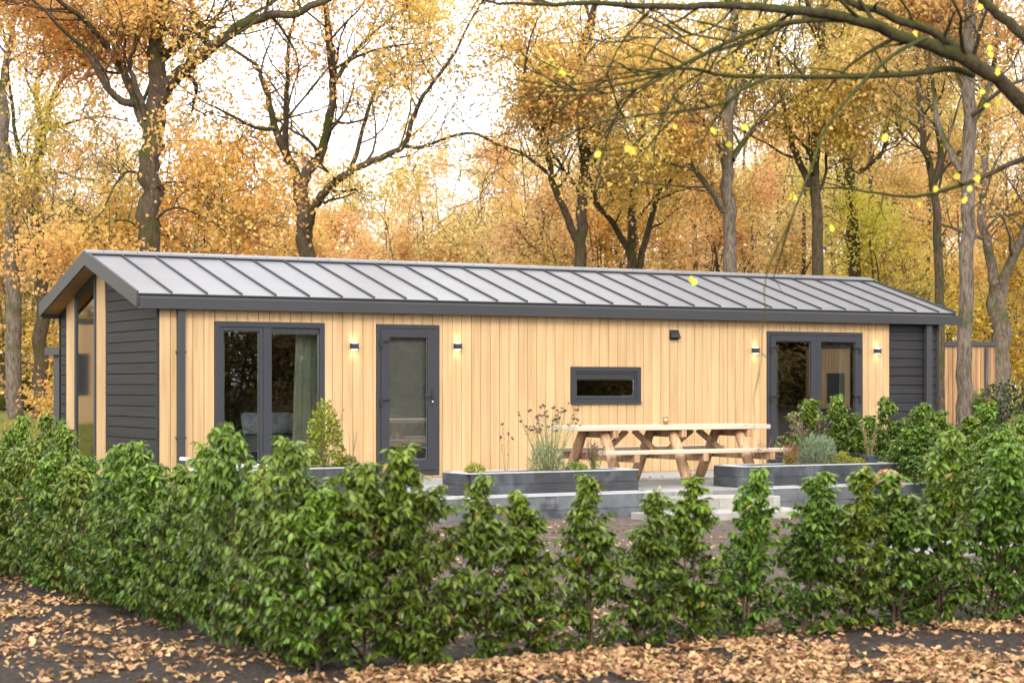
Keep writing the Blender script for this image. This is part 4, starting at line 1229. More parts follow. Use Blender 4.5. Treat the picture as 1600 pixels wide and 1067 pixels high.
hero('oak_tree', 'big dark-trunked oak with mossy fork and thick arching limbs behind the left roof end', BG, 233, 41, [
    ([(233, 640), (232, 390), (233, 300), (237, 225), (243, 180), (247, 130)], 0, .26, .20),
    ([(247, 135), (245, 95), (246, 50), (254, 0), (262, -60), (268, -130)], .5, .20, .10, S(9, 2.6, tmin=.1)),
    ([(246, 165), (262, 135), (285, 112), (320, 84), (356, 54), (409, 28), (470, 18), (520, -5)], -1.5, .17, .06, S(8, 2.2)),
    ([(232, 205), (222, 180), (209, 150), (198, 122), (182, 95), (168, 74)], 1.0, .13, .06, S(5, 2.0)),
    ([(208, 162), (190, 158), (168, 138), (150, 104), (128, 74), (112, 60)], -1, .09, .04, S(5, 1.9)),
    ([(229, 185), (216, 145), (204, 110), (203, 92), (210, 78)], -.6, .07, .035, S(4, 1.6)),
    ([(168, 74), (130, 30), (90, 0), (60, -40)], -2, .07, .03, S(6, 2.2)),
    ([(325, 80), (318, 45), (300, 10), (290, -40)], 1, .08, .04, S(5, 2.0)),
    ([(237, 300), (260, 285), (300, 290), (340, 320)], -1.2, .035, .015, S(6, 1.6)),
    ([(231, 280), (200, 268), (180, 290), (160, 330)], -1, .035, .015, S(5, 1.4)),
    ([(234, 350), (270, 325), (310, 335), (350, 360)], -1.4, .035, .015, S(6, 1.5)),
    ([(232, 370), (200, 345), (165, 350), (145, 375)], -1, .03, .012, S(5, 1.4)),
    ], 17000, (.62, .345, .11), seed=11, patch=.1)
hero('oak_tree', 'wide-spreading oak with bare reaching branches behind the patio window roof', BG, 475, 43, [
    ([(477, 640), (477, 400), (473, 340), (469, 285)], 0, .20, .17),
    ([(469, 290), (458, 262), (445, 238), (430, 202), (418, 150), (408, 118), (398, 100)], 1.2, .12, .04, S(6, 1.9)),
    ([(447, 240), (446, 205), (447, 150), (450, 110), (452, 60)], -.8, .08, .035, S(5, 1.8)),
    ([(470, 288), (485, 262), (500, 245), (512, 195), (521, 130), (516, 65), (508, 0), (505, -60)], .5, .13, .05, S(9, 2.1)),
    ([(480, 372), (483, 345), (496, 315), (513, 295), (545, 271), (594, 247), (630, 227), (648, 178), (668, 140), (712, 82)], -2.2, .12, .03, S(11, 1.9)),
    ([(545, 271), (558, 238), (574, 176), (598, 120), (632, 90), (690, 62)], 1.6, .06, .018, S(7, 1.7)),
    ([(630, 228), (660, 230), (730, 208), (775, 224), (800, 240)], -1.2, .045, .015, S(7, 1.6)),
    ([(430, 202), (400, 200), (360, 180), (320, 160)], -1.5, .05, .018, S(5, 1.7)),
    ([(521, 130), (545, 95), (580, 55), (620, 20)], 1.6, .06, .02, S(6, 1.8)),
    ([(519, 110), (560, 88), (600, 75), (650, 68)], -1.6, .04, .014, S(5, 1.6)),
    ], 8500, (.66, .43, .13), seed=12, patch=.22)
hero('oak_tree', 'slim leaning oak with crooked upper limbs at the far left of the gable', BG, 62, 50, [
    ([(64, 620), (64, 500), (65, 413), (58, 345), (50, 285), (58, 240), (67, 213)], 0, .20, .14),
    ([(67, 213), (60, 170), (54, 135), (80, 95), (120, 70), (150, 50)], 1, .09, .03, S(7, 2.0)),
    ([(68, 215), (80, 160), (100, 120), (140, 100), (170, 92)], -1.4, .08, .025, S(6, 2.0)),
    ([(70, 205), (100, 195), (150, 182), (200, 190)], -.8, .05, .015, S(5, 1.8)),
    ([(66, 410), (85, 395), (100, 378), (115, 368)], -1, .06, .02, S(4, 1.6)),
    ([(52, 300), (30, 240), (20, 180), (12, 100)], 1, .08, .03, S(6, 2.0)),
    ], 6000, (.58, .40, .11), seed=13, patch=.1)
hero('oak_tree', 'straight mossy-footed oak trunk at the left edge of the frame', BG, 21, 49, [
    ([(22, 640), (21, 520), (19, 400), (14, 300), (6, 220), (2, 150)], 0, .22, .14),
    ([(2, 155), (8, 110), (18, 60), (25, 0)], .6, .12, .05, S(7, 2.2)),
    ([(5, 210), (-20, 160), (-40, 100)], .6, .09, .05, S(5, 2.2)),
    ([(15, 330), (50, 290), (90, 270), (120, 280)], -1, .05, .02, S(7, 1.9)),
    ([(18, 420), (40, 375), (70, 350)], -1.4, .04, .02, S(6, 1.7)),
    ], 7000, (.55, .40, .10), bark='bark_grey', seed=14)
hero('oak_tree', 'curving two-limbed oak behind the roof above the vent cowl', BG, 907, 46, [
    ([(905, 640), (906, 420), (907, 370), (911, 300), (912, 240), (907, 170), (906, 100)], 0, .17, .09, S(8, 2.4, tmin=.55)),
    ([(901, 375), (882, 330), (864, 285), (855, 235), (838, 200), (825, 170)], -1.2, .10, .04, S(7, 2.0)),
    ([(862, 275), (830, 250), (805, 235), (780, 228)], -1, .05, .018, S(5, 1.7)),
    ([(913, 250), (928, 228), (935, 200), (950, 160)], 1, .08, .03, S(6, 2.0)),
    ([(906, 110), (925, 50), (930, -20)], .5, .07, .04, S(7, 2.4)),
    ], 12000, (.60, .39, .11), seed=15)
hero('oak_tree', 'cluster-stemmed oak of three diverging stems behind the roof middle', BG, 987, 48, [
    ([(987, 640), (986, 430), (986, 380), (988, 320), (997, 255), (1002, 200), (1000, 120)], 0, .15, .06, S(8, 2.2, tmin=.5)),
    ([(997, 425), (1012, 360), (1028, 300), (1036, 245), (1032, 190)], 1, .09, .04, S(7, 2.0)),
    ([(984, 395), (960, 352), (938, 325), (922, 280)], -1, .09, .035, S(6, 1.9)),
    ([(1026, 300), (1060, 270), (1080, 255)], -1, .05, .02, S(5, 1.7)),
    ], 10000, (.60, .40, .11), seed=16)
hero('oak_tree', 'tall straight oak with mossy upper fork behind the roof left of the right lamps', BG, 1140, 43, [
    ([(1141, 640), (1140, 430), (1139, 330), (1137, 250), (1139, 170), (1143, 90), (1150, 0), (1155, -80)], 0, .17, .09, S(9, 2.4, tmin=.6)),
    ([(1130, 330), (1112, 300), (1090, 270), (1068, 262)], -1, .08, .03, S(6, 1.9)),
    ([(1134, 255), (1122, 225), (1105, 190), (1075, 165), (1050, 158)], -1.5, .08, .03, S(7, 2.0)),
    ([(1142, 250), (1158, 228), (1176, 205), (1196, 180)], 1, .08, .03, S(6, 2.0)),
    ([(1140, 180), (1160, 130), (1190, 100), (1200, 50)], 1, .06, .03, S(7, 2.0)),
    ], 12000, (.60, .42, .10), bark='bark_grey', seed=17)
hero('oak_tree', 'dark oak with a left-leaning limb behind the roof above the right lamp', BG, 1277, 45, [
    ([(1278, 640), (1278, 430), (1277, 340), (1272, 275), (1275, 200), (1281, 100), (1290, -20)], 0, .16, .08, S(9, 2.4, tmin=.5)),
    ([(1266, 290), (1248, 250), (1232, 205), (1222, 150), (1215, 90)], -1, .09, .04, S(7, 2.0)),
    ([(1274, 215), (1300, 160), (1310, 110), (1330, 60)], 1, .07, .03, S(7, 2.0)),
    ], 9500, (.57, .40, .10), seed=18)
hero('oak_tree', 'oak with ivy-green stem and a right-curving limb above the right roof end', BG, 1333, 50, [
    ([(1336, 640), (1335, 430), (1332, 350), (1326, 260), (1322, 160), (1326, 60), (1330, -30)], 0, .19, .09, S(9, 2.5, tmin=.4)),
    ([(1340, 272), (1362, 255), (1382, 232), (1385, 205), (1383, 165)], -1, .07, .03, S(6, 1.9)),
    ([(1323, 170), (1345, 110), (1370, 60), (1380, 0)], 1, .08, .03, S(7, 2.2)),
    ], 9500, (.53, .41, .11), seed=19)
hero('oak_tree', 'slender oak with moss-streaked forked top right of the roof end', BG, 1467, 43, [
    ([(1469, 640), (1467, 430), (1464, 340), (1458, 290), (1446, 230), (1438, 170), (1432, 100)], 0, .12, .06, S(8, 2.2, tmin=.5)),
    ([(1459, 290), (1470, 240), (1462, 190), (1450, 130), (1445, 60)], .6, .08, .035, S(7, 2.0)),
    ], 6500, (.57, .39, .12), seed=20)
hero('oak_tree', 'grey furrowed trunk standing by the right cabin corner', BG, 1507, 37, [
    ([(1506, 660), (1508, 560), (1510, 420), (1513, 300), (1516, 180), (1514, 60), (1512, -60)], 0, .155, .11, S(6, 2.2, tmin=.7)),
    ([(1503, 270), (1484, 235), (1466, 195), (1460, 150), (1452, 90)], .8, .08, .03, S(6, 1.9)),
    ([(1516, 200), (1540, 150), (1555, 90), (1560, 20)], 1, .07, .03, S(6, 1.9)),
    ], 6500, (.58, .37, .13), bark='bark_grey', seed=21)
hero('oak_tree', 'broad forked trunk deep at the right edge beside the dark bush', BG, 1561, 52, [
    ([(1560, 640), (1561, 520), (1560, 440)], 0, .30, .25),
    ([(1555, 445), (1543, 390), (1535, 330), (1540, 250), (1545, 150)], 1, .15, .07, S(8, 2.2)),
    ([(1566, 445), (1590, 385), (1615, 330), (1640, 250)], -1, .15, .07, S(8, 2.2)),
    ], 8000, (.58, .37, .13), bark='bark_grey', seed=22)

# generic trees of the wood behind: a few kinds, copied
def kind_tree(name, seed, H, fork, r, leafn, L, W, color, nl=6, bark='bark_far', spread=.4, lowtwigs=0):
    root = empty(name, (0, 0, 0), name, 'tree'); T = Tree(seed); rr = T.r
    top = Vector((rr.uniform(-.5,.5), rr.uniform(-.5,.5), H * .8))
    mid = Vector((rr.uniform(-.3,.3), rr.uniform(-.3,.3), fork))
    T.limb([Vector((0,0,-.3)), Vector((0,0,fork*.5)), mid, (mid + top)/2 + Vector((rr.uniform(-.4,.4), rr.uniform(-.4,.4), 0)), top], r, r*.3, n=9, flare=.4, sub=nl, subL=H*.22, sublev=1, maxlev=3, tmin=fork/H, kids=(5, 4, 4))
    for k in range(lowtwigs):
        a = rr.uniform(0, 2*PI); T.grow(Vector((0, 0, rr.uniform(fork*.25, fork))), Vector((math.cos(a), math.sin(a), .3)), H*.13, r*.2, 2, 3)
    T.finish(root, bark, leafn, L, W, color, spread=spread * .8, patch=.12)
    root['tall'] = float(max(v[2] for v in T.mb.v)); return root
k_tall = [kind_tree('oak_tree', 31 + i, 17 + i, 5.5 + i, .19, 11000, .145, .052, ORANGE, nl=10, lowtwigs=8) for i in range(3)]
k_pole = [kind_tree('slender_oak', 61 + i, 15 + 2 * i, 6.5, .12 + .03 * i, 1700, .12, .045, OCHRE, nl=7, lowtwigs=3) for i in range(3)]
k_thin = [kind_tree('young_oak', 41 + i, 12 + i, 3.0, .085, 6500, .135, .048, GOLD, nl=9, lowtwigs=7) for i in range(2)]
def sapling(seed):
    root = empty('beech_sapling', (0, 0, 0), 'sapling', 'tree'); T = Tree(seed); rr = T.r
    for k in range(4):
        a = rr.uniform(0, 2*PI); T.limb([Vector((0,0,-.2)), Vector((math.cos(a)*.3, math.sin(a)*.3, 1.6)), Vector((math.cos(a)*rr.uniform(.5,1.3), math.sin(a)*rr.uniform(.5,1.3), rr.uniform(3.2, 5.2)))], .05, .015, n=5, sub=8, subL=1.3, sublev=1, maxlev=3, tmin=.2, up=.02)
    return T.finish(root, 'bark_far', 6500, .10, .037, GOLD, spread=.22, patch=.1)
k_sap = [sapling(51 + i) for i in range(3)]
seen = set()
def plant_tree(p, px, d, s, color, label, group, wide=1.0):
    b = pt(px, HOR, d); z = terrain(b.x, b.y); rz = random.uniform(0, 2*PI); sc_ = (s*wide, s*wide, s)
    c = tuple(min(.85, v * random.uniform(.9, 1.1)) for v in color)
    if p.name not in seen:
        seen.add(p.name); p.location = (b.x, b.y, z); p.rotation_euler = (0,0,rz); p.scale = sc_; p['label'] = label; p['group'] = group
        KIDS[p.name][1].color = (*c, 1); return p
    return copy_thing(p, (b.x, b.y, z), rz, sc_, label, 'tree', group, color=c)
# saplings with golden leaves directly behind the cabin
saps = [(190, 46, 1.05, (.62, .36, .08), 'orange leafy sapling left of the big mossy oak above the roof'), (300, 45, 1.12, (.66, .39, .07), 'bright orange sapling right of the big mossy oak above the roof'), (375, 50, .95, GOLD, 'golden sapling above the roof between the two left oaks'),
        (120, 56, 1.1, (.50, .36, .06), 'yellow-green sapling above the gable peak'), (20, 62, 1.2, (.52, .34, .06), 'yellow sapling at the left frame edge'), (560, 58, 1.0, ORANGE, 'orange sapling above the roof right of the spreading oak'), (660, 62, 1.1, (.58, .36, .13), 'russet sapling above the roof over the front door'), (750, 60, 1.0, OCHRE, 'ochre sapling above the roof right of the front door'),
        (840, 52, 1.05, ORANGE, 'bright orange sapling left of the curving oak'), (880, 50, .8, GOLD, 'low golden sapling at the foot of the curving oak'), (950, 55, 1.0, (.62, .33, .05), 'orange sapling between the curving oak and the cluster-stemmed oak'), (1070, 55, 1.1, (.60, .37, .12), 'russet orange sapling right of the cluster-stemmed oak'), (1190, 58, 1.1, (.54, .36, .13), 'brown-orange sapling right of the tall straight oak'),
        (1395, 50, .95, (.62, .47, .07), 'bright yellow sapling above the right roof end'), (1430, 54, .9, (.58, .44, .08), 'yellow sapling left of the moss-streaked slender oak'), (1550, 66, 1.0, (.58, .40, .10), 'ochre sapling between the right trunks'), (1600, 56, 1.1, (.60, .38, .05), 'golden sapling at the right frame edge'), (70, 66, .9, (.40, .36, .06), 'olive sapling behind the leaning oak')]
for i, (px, d, s, c, lab) in enumerate(saps): plant_tree(k_sap[i % 3], px, d, s, c, lab, 'leafy saplings along the edge of the wood', wide=1.15)
# rows of far trees
i = 0
for d0, px0, px1, st_, pool in ((62, -60, 1700, 92, k_thin), (78, -90, 1720, 78, k_tall), (98, -120, 1750, 70, k_tall), (124, -140, 1770, 62, k_tall)):
    px = px0
    while px < px1:
        j = random.uniform(-.4, .4) * st_; d = d0 * random.uniform(.93, 1.08)
        x_ = px + j
        c = random.choice((ORANGE, ORANGE, GOLD, OCHRE, RUST, (.66, .48, .20), (.60, .48, .17)))
        # crowns end lower where the wood opens to the sky
        ytop = float(np.interp(x_, [-100, 60, 200, 330, 420, 560, 720, 800, 900, 1050, 1400, 1700], [225, 240, 225, 235, 250, 250, 235, 205, 150, 120, 120, 80])) + random.uniform(-45, 45)
        s = (1.0 + (HOR - ytop) * d / FPX) / (pool[i % len(pool)]['tall'])
        lab = 'slender oak among the far autumn trees deep in the wood' if d0 > 70 else 'thin young oak in the middle distance behind the cabin'
        plant_tree(pool[i % len(pool)], x_, d, s, c, lab, 'far trees deep in the wood' if d0 > 70 else 'thin young oaks in the middle distance')
        i += 1; px += st_
# slender trunks that stand out between the leaves
for i in range(34):
    px = 40 + i * 47 + random.uniform(-16, 16); d = random.uniform(54, 74)
    if 205 < px < 262 or 455 < px < 505: continue
    p = k_pole[i % 3]; yt = float(np.interp(px, [0, 200, 330, 800, 900, 1600], [150, 150, 240, 200, -40, -60])) + random.uniform(-50, 40)
    plant_tree(p, px, d, (1.0 + (HOR - yt) * d / FPX) / p['tall'], random.choice((ORANGE, OCHRE, GOLD, RUST)), 'slender dark trunk with thin leaf cover between the big oaks', 'slender trunks between the big oaks')
# a belt of undergrowth far behind that closes the view under the crowns
n = 70000
g_ = np.random.default_rng(99)
pxs = g_.uniform(-150, 1750, n); ds = g_.uniform(56, 140, n); zz = g_.random(n) ** 1.3 * (2.5 + ds * .065) + .2
u = (pxs - 800) / FPX
P = np.stack([ds * (SY + CYW*u), ds * (CYW - SY*u), np.array([terrain(a, b) for a, b in zip(ds[:1]*0, ds[:1]*0)])[0] + .7 + zz], axis=1)
keep = np.array([noise.noise(Vector((p[0]*.16, p[1]*.16, p[2]*.3))) > -.08 for p in P]); P = P[keep]; n = len(P)
o = link('undergrowth', leaf_mesh('undergrowth', P, g_.normal(0,1,(n,3)), g_.normal(0,1,(n,3)) + np.array([0,0,.6]), g_.uniform(.10,.24,n), g_.uniform(.04,.09,n), kind='kite', tint=np.clip(.5 + np.array([noise.noise(Vector(p)*.07) for p in P]) + g_.normal(0,.15,n), 0, 1)), 'oakleaf', color=(.62,.42,.17))
tag(o, 'orange-brown undergrowth deep in the wood', 'undergrowth', None, 'stuff')

# trees on the other side, behind the viewer: what the windows mirror
for i in range(72):
    row = i // 18; x = 20 + (i % 18) * 3.6 + random.uniform(-1, 1) + row * 2; y = (-17, -21, -26, -34)[row] + random.uniform(-1, 1)
    if abs(x - 51) < 2.2 and row == 0: continue
    p = k_sap[i % 3] if row < 3 else k_tall[i % 3]
    copy_thing(p, (x, y, -.6), i * 1.3, (2.1, 2.1, 1.35) if row < 3 else (1.25, 1.25, .9), 'tree across the lane facing the cabin windows', 'tree', 'trees across the lane', color=(.27, .19, .06))

for i, (x, y) in enumerate(((-4, 66), (2, 72), (-11, 70), (-7, 60), (5, 78), (-16, 64), (-1, 58))):
    p = k_tall[i % 3] if i % 2 else k_sap[i % 3]
    copy_thing(p, (x, y, .2), i * 1.7, (1, 1, .85) if i % 2 else (1.8, 1.8, 1.6), 'tree left of the view that shows in the tall gable window', 'tree', 'trees left of the view', color=(.60, .42, .10))

# ------------------------------------------------------------------ the tree that reaches in from the right
OD = 13.0
ob = pt(1905, HOR, OD); oz = terrain(ob.x, ob.y)
ot = empty('overhanging_maple', (ob.x, ob.y, oz), 'mossy-limbed maple reaching in from the right with last yellow leaves', 'tree')
T = Tree(77, .003); O = Vector((ob.x, ob.y, oz))
def ol(pts_, ra, rb, dz=0.0, d0=0.0, sub=0, **kw):
    n = len(pts_); P_ = [pt(x, y, OD + d0 + dz * i / (n - 1)) - O for i, (x, y) in enumerate(pts_)]; ra *= 1.15; rb *= 1.1
    m0 = len(T.mb.v); out = T.limb(P_, ra, rb, n=9, sub=sub, subL=.55, sublev=2, maxlev=3, up=-.05, wig=.14, kids=(3, 3, 3), **kw); return out
T.limb([Vector((0,0,-.3)), pt(1900, 500, OD) - O, pt(1885, 250, OD) - O, pt(1880, 0, OD) - O, pt(1890, -300, OD) - O], .17, .11, n=12, flare=.5)
ol([(1890, 470), (1760, 300), (1665, 220), (1600, 165), (1566, 132), (1512, 95), (1459, 74), (1389, 50), (1347, 34), (1286, 21), (1224, 15), (1150, 9), (1100, 9), (1000, 10), (930, 4), (870, 8), (780, 4), (700, -10)], .052, .006, dz=-1.4, sub=14)
ol([(1566, 130), (1520, 92), (1492, 72), (1455, 50), (1397, 28), (1331, 5), (1270, -15)], .034, .018, d0=-.15, dz=-.5, sub=4)
ol([(1890, 330), (1720, 170), (1600, 56), (1574, 34), (1545, 8), (1520, -20)], .040, .024, d0=.1)
ol([(1521, 118), (1488, 108), (1440, 113), (1389, 118), (1314, 120), (1203, 120), (1131, 118), (1090, 109), (1057, 109), (1007, 124), (925, 140), (842, 144)], .020, .004, d0=-.2, dz=-1.2, sub=12)
ol([(1347, 33), (1290, 31), (1236, 36), (1182, 48), (1125, 72), (1078, 96), (1049, 111), (1007, 136), (946, 146), (880, 150)], .017, .004, d0=-.6, dz=-1, sub=10)
ol([(1203, 121), (1160, 140), (1131, 161), (1080, 172), (1007, 180), (946, 190), (890, 205)], .011, .003, d0=-.9, dz=-.5, sub=7)
ol([(1236, 36), (1180, 62), (1110, 82), (1060, 105), (1000, 118), (900, 132), (820, 140)], .010, .003, d0=-.4, dz=.6, sub=8)
ol([(1446, 60), (1389, 91), (1331, 148), (1290, 202), (1266, 268), (1236, 342), (1199, 421)], .012, .004, d0=-.8, dz=-1.6, sub=1)
ol([(1886, 180), (1720, 215), (1600, 248), (1545, 272), (1492, 293), (1430, 307), (1368, 302), (1323, 294)], .022, .005, d0=.2, dz=-.4, sub=2)
ol([(1550, 272), (1537, 309), (1517, 330), (1522, 359)], .006, .003, d0=0)
ol([(1380, 304), (1377, 328), (1385, 346)], .005, .002, d0=-.1)
ol([(1150, 9), (1110, 45), (1050, 60), (980, 58), (900, 66)], .007, .002, d0=-.9, sub=5)
ol([(1100, 112), (1060, 140), (1030, 190), (990, 225)], .005, .002, d0=-.9, sub=3)
a_ = T.mb.build('trunk', 'bark_moss', ot, local=True, smooth=True)
LP = [(985, 228), (980, 234), (992, 231), (1095, 60), (910, 96), (872, 110), (1135, 215), (1168, 196), (1175, 190), (1140, 220), (1080, 430), (1088, 436), (1235, 302), (1244, 306), (1298, 350), (1525, 274), (1519, 279), (1507, 302), (1512, 308), (1516, 290), (1500, 272), (1546, 70), (1552, 82), (1540, 145), (1556, 152), (1552, 175), (1548, 165), (1582, 305), (1386, 208), (1530, 6), (1425, 50), (1210, 8), (1560, 105), (1050, 195), (1110, 200), (1172, 214), (1060, 120), (930, 238), (1460, 290), (1434, 316)]
P = arr([pt(x, y, OD - .9 + random.uniform(-.6, .5)) - O for x, y in LP]); n = len(P)
link('crown', leaf_mesh('crown', P, RNG.normal(0, .6, (n, 3)) + np.array([0, 0, -.7]), RNG.normal(0, .4, (n, 3)) + np.array([-.45, -.8, .2]), RNG.uniform(.038, .062, n), RNG.uniform(.017, .026, n), kind='lobed'), 'oakleaf', ot, local=True, color=(.70, .58, .06))

# ------------------------------------------------------------------ neighbours, fence, bushes
def house_box(name, label, loc, w, dpt, h, rz=0.0, mat='wood', cat='shed', lid='metal_dark', windows=(), step_=.11, pipe=False):
    t = empty(name, loc, label, cat)
    t.rotation_euler = (0, 0, rz)
    def put(mb, nm, mt, **k):
        o = mb.build(nm, mt, t, local=True, **k); return o
    m_ = MB(); m_.box(.03, w - .03, .03, dpt - .03, 0, h - .02); put(m_, 'wall', 'gap' if mat == 'shedwood' else 'groove')
    m_ = MB(); x = 0
    while x < w - .02:
        m_.box(x + .006, min(w, x + step_) - .006, 0, .028, 0.02, h - .06); m_.box(x + .006, min(w, x + step_) - .006, dpt - .028, dpt, 0.02, h - .06); x += step_
    y = .03
    while y < dpt - .05:
        m_.box(0, .028, y + .006, min(dpt - .03, y + step_) - .006, .02, h - .06); m_.box(w - .028, w, y + .006, min(dpt - .03, y + step_) - .006, .02, h - .06); y += step_
    put(m_, 'cladding', mat)
    m_ = MB(); m_.box(-.06, w + .06, -.06, dpt + .06, h - .055, h + .05); put(m_, 'roof', lid)
    for (x0, x1, z0, z1) in windows:
        m_ = MB(); frame_ring(m_, x0, x1, z0, z1, .07, -.03, .029); f = put(m_, 'window', 'frame')
        m_ = MB(); m_.box(x0 + .07, x1 - .07, -.006, .002, z0 + .07, z1 - .07); m_.build('pane', 'black', f)
    if pipe:
        m_ = MB(); m_.tube([(w - .22, -.06, 0), (w - .22, -.06, h - .1)], .045, 12); put(m_, 'drainpipe', 'metal_dark', smooth=True)
    return t
M['shedwood'] = mat_wood('shed_wood', (.22, .115, .05), (.42, .24, .115), 2, isl=.3)
b = pt(1452, HOR, 46); zt = pt(1500, 537, 46).z
sh = house_box('slatted_shed', 'brown slatted wooden shed with dark flat roof beyond the right cabin end', (b.x, b.y, terrain(b.x, b.y)), 1.55, 2.4, zt - terrain(b.x, b.y), rz=-YAW, mat='shedwood', pipe=True)
# unseen: narrow box shaped for the door reflection; neighbouring cabin mirrored in the gable
house_box('reflection_box', 'unseen narrow blond wood box with one window, added for the reflection in the french doors', (52.1, -13.0, -.45), 1.5, 1.0, 3.4, rz=PI, windows=((.3, 1.2, 1.1, 2.3),), cat='shed', step_=.16)
house_box('neighbour_cabin', 'blond wood neighbouring cabin mirrored in the tall gable window', (-2.0, 46.0, .2), 7.5, 3.8, 2.7, rz=math.radians(4), windows=((2.0, 3.0, .8, 1.9), (5.0, 6.0, .9, 1.9)), cat='cabin', step_=.16)
# dark pergola behind the cabin on the left
b = pt(89, HOR, 37); zb = terrain(b.x, b.y); ztop = pt(84, 543, 37).z
pg = empty('pergola', (b.x, b.y, zb), 'dark grey flat-roofed pergola post and beam behind the left cabin corner', 'pergola')
ex = Vector((CYW, -SY, 0)); ey = Vector((SY, CYW, 0))
for k, off in enumerate((ex*0, ex*2.6, ey*2.4, ex*2.6 + ey*2.4)):
    m_ = MB(); m_.obox(Vector((0,0,(ztop - zb - .14)/2)) + off, ex*.05, ey*.05, Vector((0,0,(ztop - zb - .14)/2 - .001))); m_.build('post', 'metal_dark', pg, local=True)
m_ = MB(); m_.obox(Vector((0,0,ztop - zb - .07)) + ex*1.25 + ey*1.2, ex*1.45, ey*1.35, Vector((0,0,.07))); m_.build('roof', 'metal_dark', pg, local=True)
# low brushwood fence on the left
a, c = pt(-60, HOR, 70), pt(120, HOR, 66)
fn = empty('brushwood_fence', (a.x, a.y, terrain(a.x, a.y)), 'low rustic brushwood fence at the far left under the trees', 'fence')
m_ = MB(); L_ = (c - a).length; dx = (c - a).normalized()
for k in range(int(L_ / .07)):
    p = dx * (k*.07 + random.uniform(-.02,.02)); p.z = 0
    m_.tube([p, p + Vector((random.uniform(-.03,.03), random.uniform(-.03,.03), random.uniform(.65, .92)))], random.uniform(.018,.035), 5)
fo = m_.build('brushwood_panel', 'bark_grey', fn, local=True)
m_ = MB()
for k in range(0, int(L_), 2): m_.tube([dx*k + Vector((0, -.06, 0)), dx*k + Vector((0, -.06, 1.0))], .05, 7)
m_.build('posts', 'bark_grey', fn, local=True)
for px, d, r, h, c, lab in ((48, 76, 2.2, 2.6, (.030, .055, .014), 'dark evergreen bush between the two left trunks'), (90, 74, 2.0, 2.8, (.035, .065, .015), 'dark evergreen bush behind the pergola post'), (-12, 80, 2.2, 2.2, (.05, .075, .02), 'dark evergreen bush at the left frame edge'), (48, 66, 1.1, 1.25, (.22, .25, .06), 'pale yellow-green bush before the brushwood fence'), (12, 68, .8, 1.0, (.20, .20, .06), 'small olive bush before the brushwood fence'),
                            (1583, 40, .95, 1.5, (.040, .062, .026), 'dark green round bush at the right frame edge'), (1478, 47, .9, 1.9, (.16, .20, .05), 'loose green shrub before the slatted shed'), (1530, 41, .5, 1.2, (.15, .18, .05), 'small green shrub right of the grey trunk')):
    b = pt(px, HOR, d); mound('round_bush', lab, (b.x, b.y, terrain(b.x, b.y)), r, h, 2600, .16 if d > 60 else .075, .055 if d > 60 else .025, c, 'bush')
b = pt(1542, HOR, 38)
herb('red_flowers', 'small plant with bright red flowers near the dark bush at the right', (b.x, b.y, terrain(b.x, b.y)), 5, 1.15, .12, (8, .08, .03, (.10, .14, .03), .2, .9), ('umbel', .035, (.70, .09, .03)))

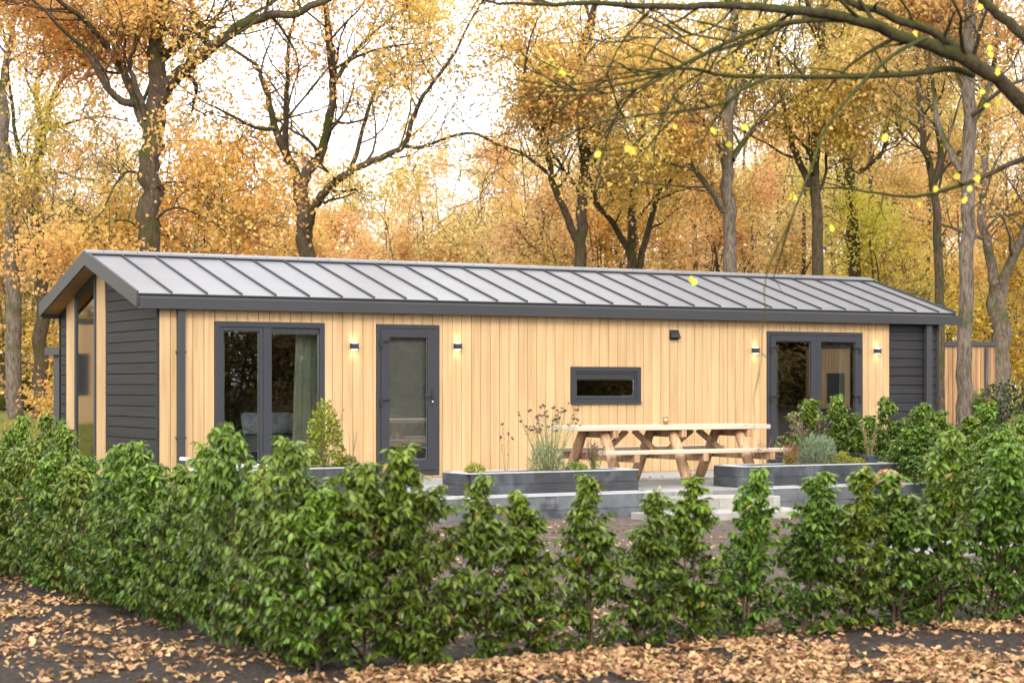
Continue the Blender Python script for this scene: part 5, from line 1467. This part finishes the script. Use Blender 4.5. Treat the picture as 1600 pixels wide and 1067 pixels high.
# ------------------------------------------------------------------ fallen leaves and grass
g_ = np.random.default_rng(5)
def litter(n, xr, yr, fn):
    P = np.stack([g_.uniform(*xr, n), g_.uniform(*yr, n), np.zeros(n)], axis=1)
    k = np.array([g_.random() < fn(p[0], p[1]) for p in P]); return P[k]
nz_ = lambda x, y, s: max(0.0, .5 + noise.noise(Vector((x*s, y*s, 4.4))))
Pn = np.concatenate([
    litter(48000, (4.5, 13.5), (7.2, 10.85), lambda x, y: max(.04, 2.5 * nz_(x, y, .9) * nz_(x + 7, y, 3.1) - .06)),
    litter(20000, (1.5, 5.0), (9.0, 19.5), lambda x, y: max(.02, 2.4 * nz_(x, y, .9) * nz_(x + 9, y, 3.4) - .20) * (1.0 if x < 4.4 else .6)),
    litter(7000, (5.2, 15), (10.8, 13.2), lambda x, y: .8 * nz_(x, y, .8)),
    litter(7000, (5.4, 19), (13.2, 19.0), lambda x, y: .35 * nz_(x, y, .6) if not (12.8 < x < 20 and 14.8 < y < 17) else .06),
    litter(260, (9.8, 19), (20.2, 24.8), lambda x, y: .6 * nz_(x, y, .7)),
    litter(5000, (0, 12), (31, 62), lambda x, y: .6 * nz_(x, y, .3))])
n = len(Pn)
Pn[:, 2] = [terrain(x, y) + noise.noise(Vector((x*.9, y*.9, 0)))*.025 for x, y, _ in Pn]
tz_ = (Pn[:, 1] > 20.1) & (Pn[:, 1] < 24.9) & (Pn[:, 0] > 9.65) & (Pn[:, 0] < 19.1)
Pn[tz_, 2] = .002
Pn[:, 2] += g_.uniform(.006, .028, n)
ang = g_.uniform(0, 2*PI, n)
D = np.stack([np.cos(ang), np.sin(ang), g_.normal(.03, .24, n)], axis=1); Nn = np.stack([g_.normal(0, .35, n), g_.normal(0, .35, n), np.ones(n)], axis=1)
big = np.where(Pn[:, 1] > 30, 1.5, 1.0)
o = link('fallen_leaves', leaf_mesh('fallen_leaves', Pn, D, Nn, g_.uniform(.032, .072, n)*big, g_.uniform(.012, .026, n)*big, droop=g_.uniform(-.4, .6, n), fold=g_.uniform(-.5, 1.0, n), kind='lobed', tone=np.clip(g_.normal(.5, .27, n), 0, 1), tint=np.clip(g_.normal(.45, .30, n), 0, 1)), 'litter', color=(.43, .25, .13))
tag(o, 'fallen tan and orange oak leaves scattered over dark soil', 'leaves', None, 'stuff')
n = 16000
P = np.stack([g_.uniform(-1, 13, n), g_.uniform(30.5, 60, n), np.zeros(n)], axis=1); P[:, 2] = [terrain(x, y) - .01 for x, y, _ in P]
o = link('grass', leaf_mesh('grass', P, np.stack([g_.normal(0,.35,n), g_.normal(0,.35,n), np.ones(n)], axis=1), g_.normal(0,1,(n,3)), g_.uniform(.07,.16,n), .012, droop=.4, kind='kite'), 'herb', color=(.27, .27, .06))
tag(o, 'short yellowish grass under the left trees', 'grass', None, 'stuff')
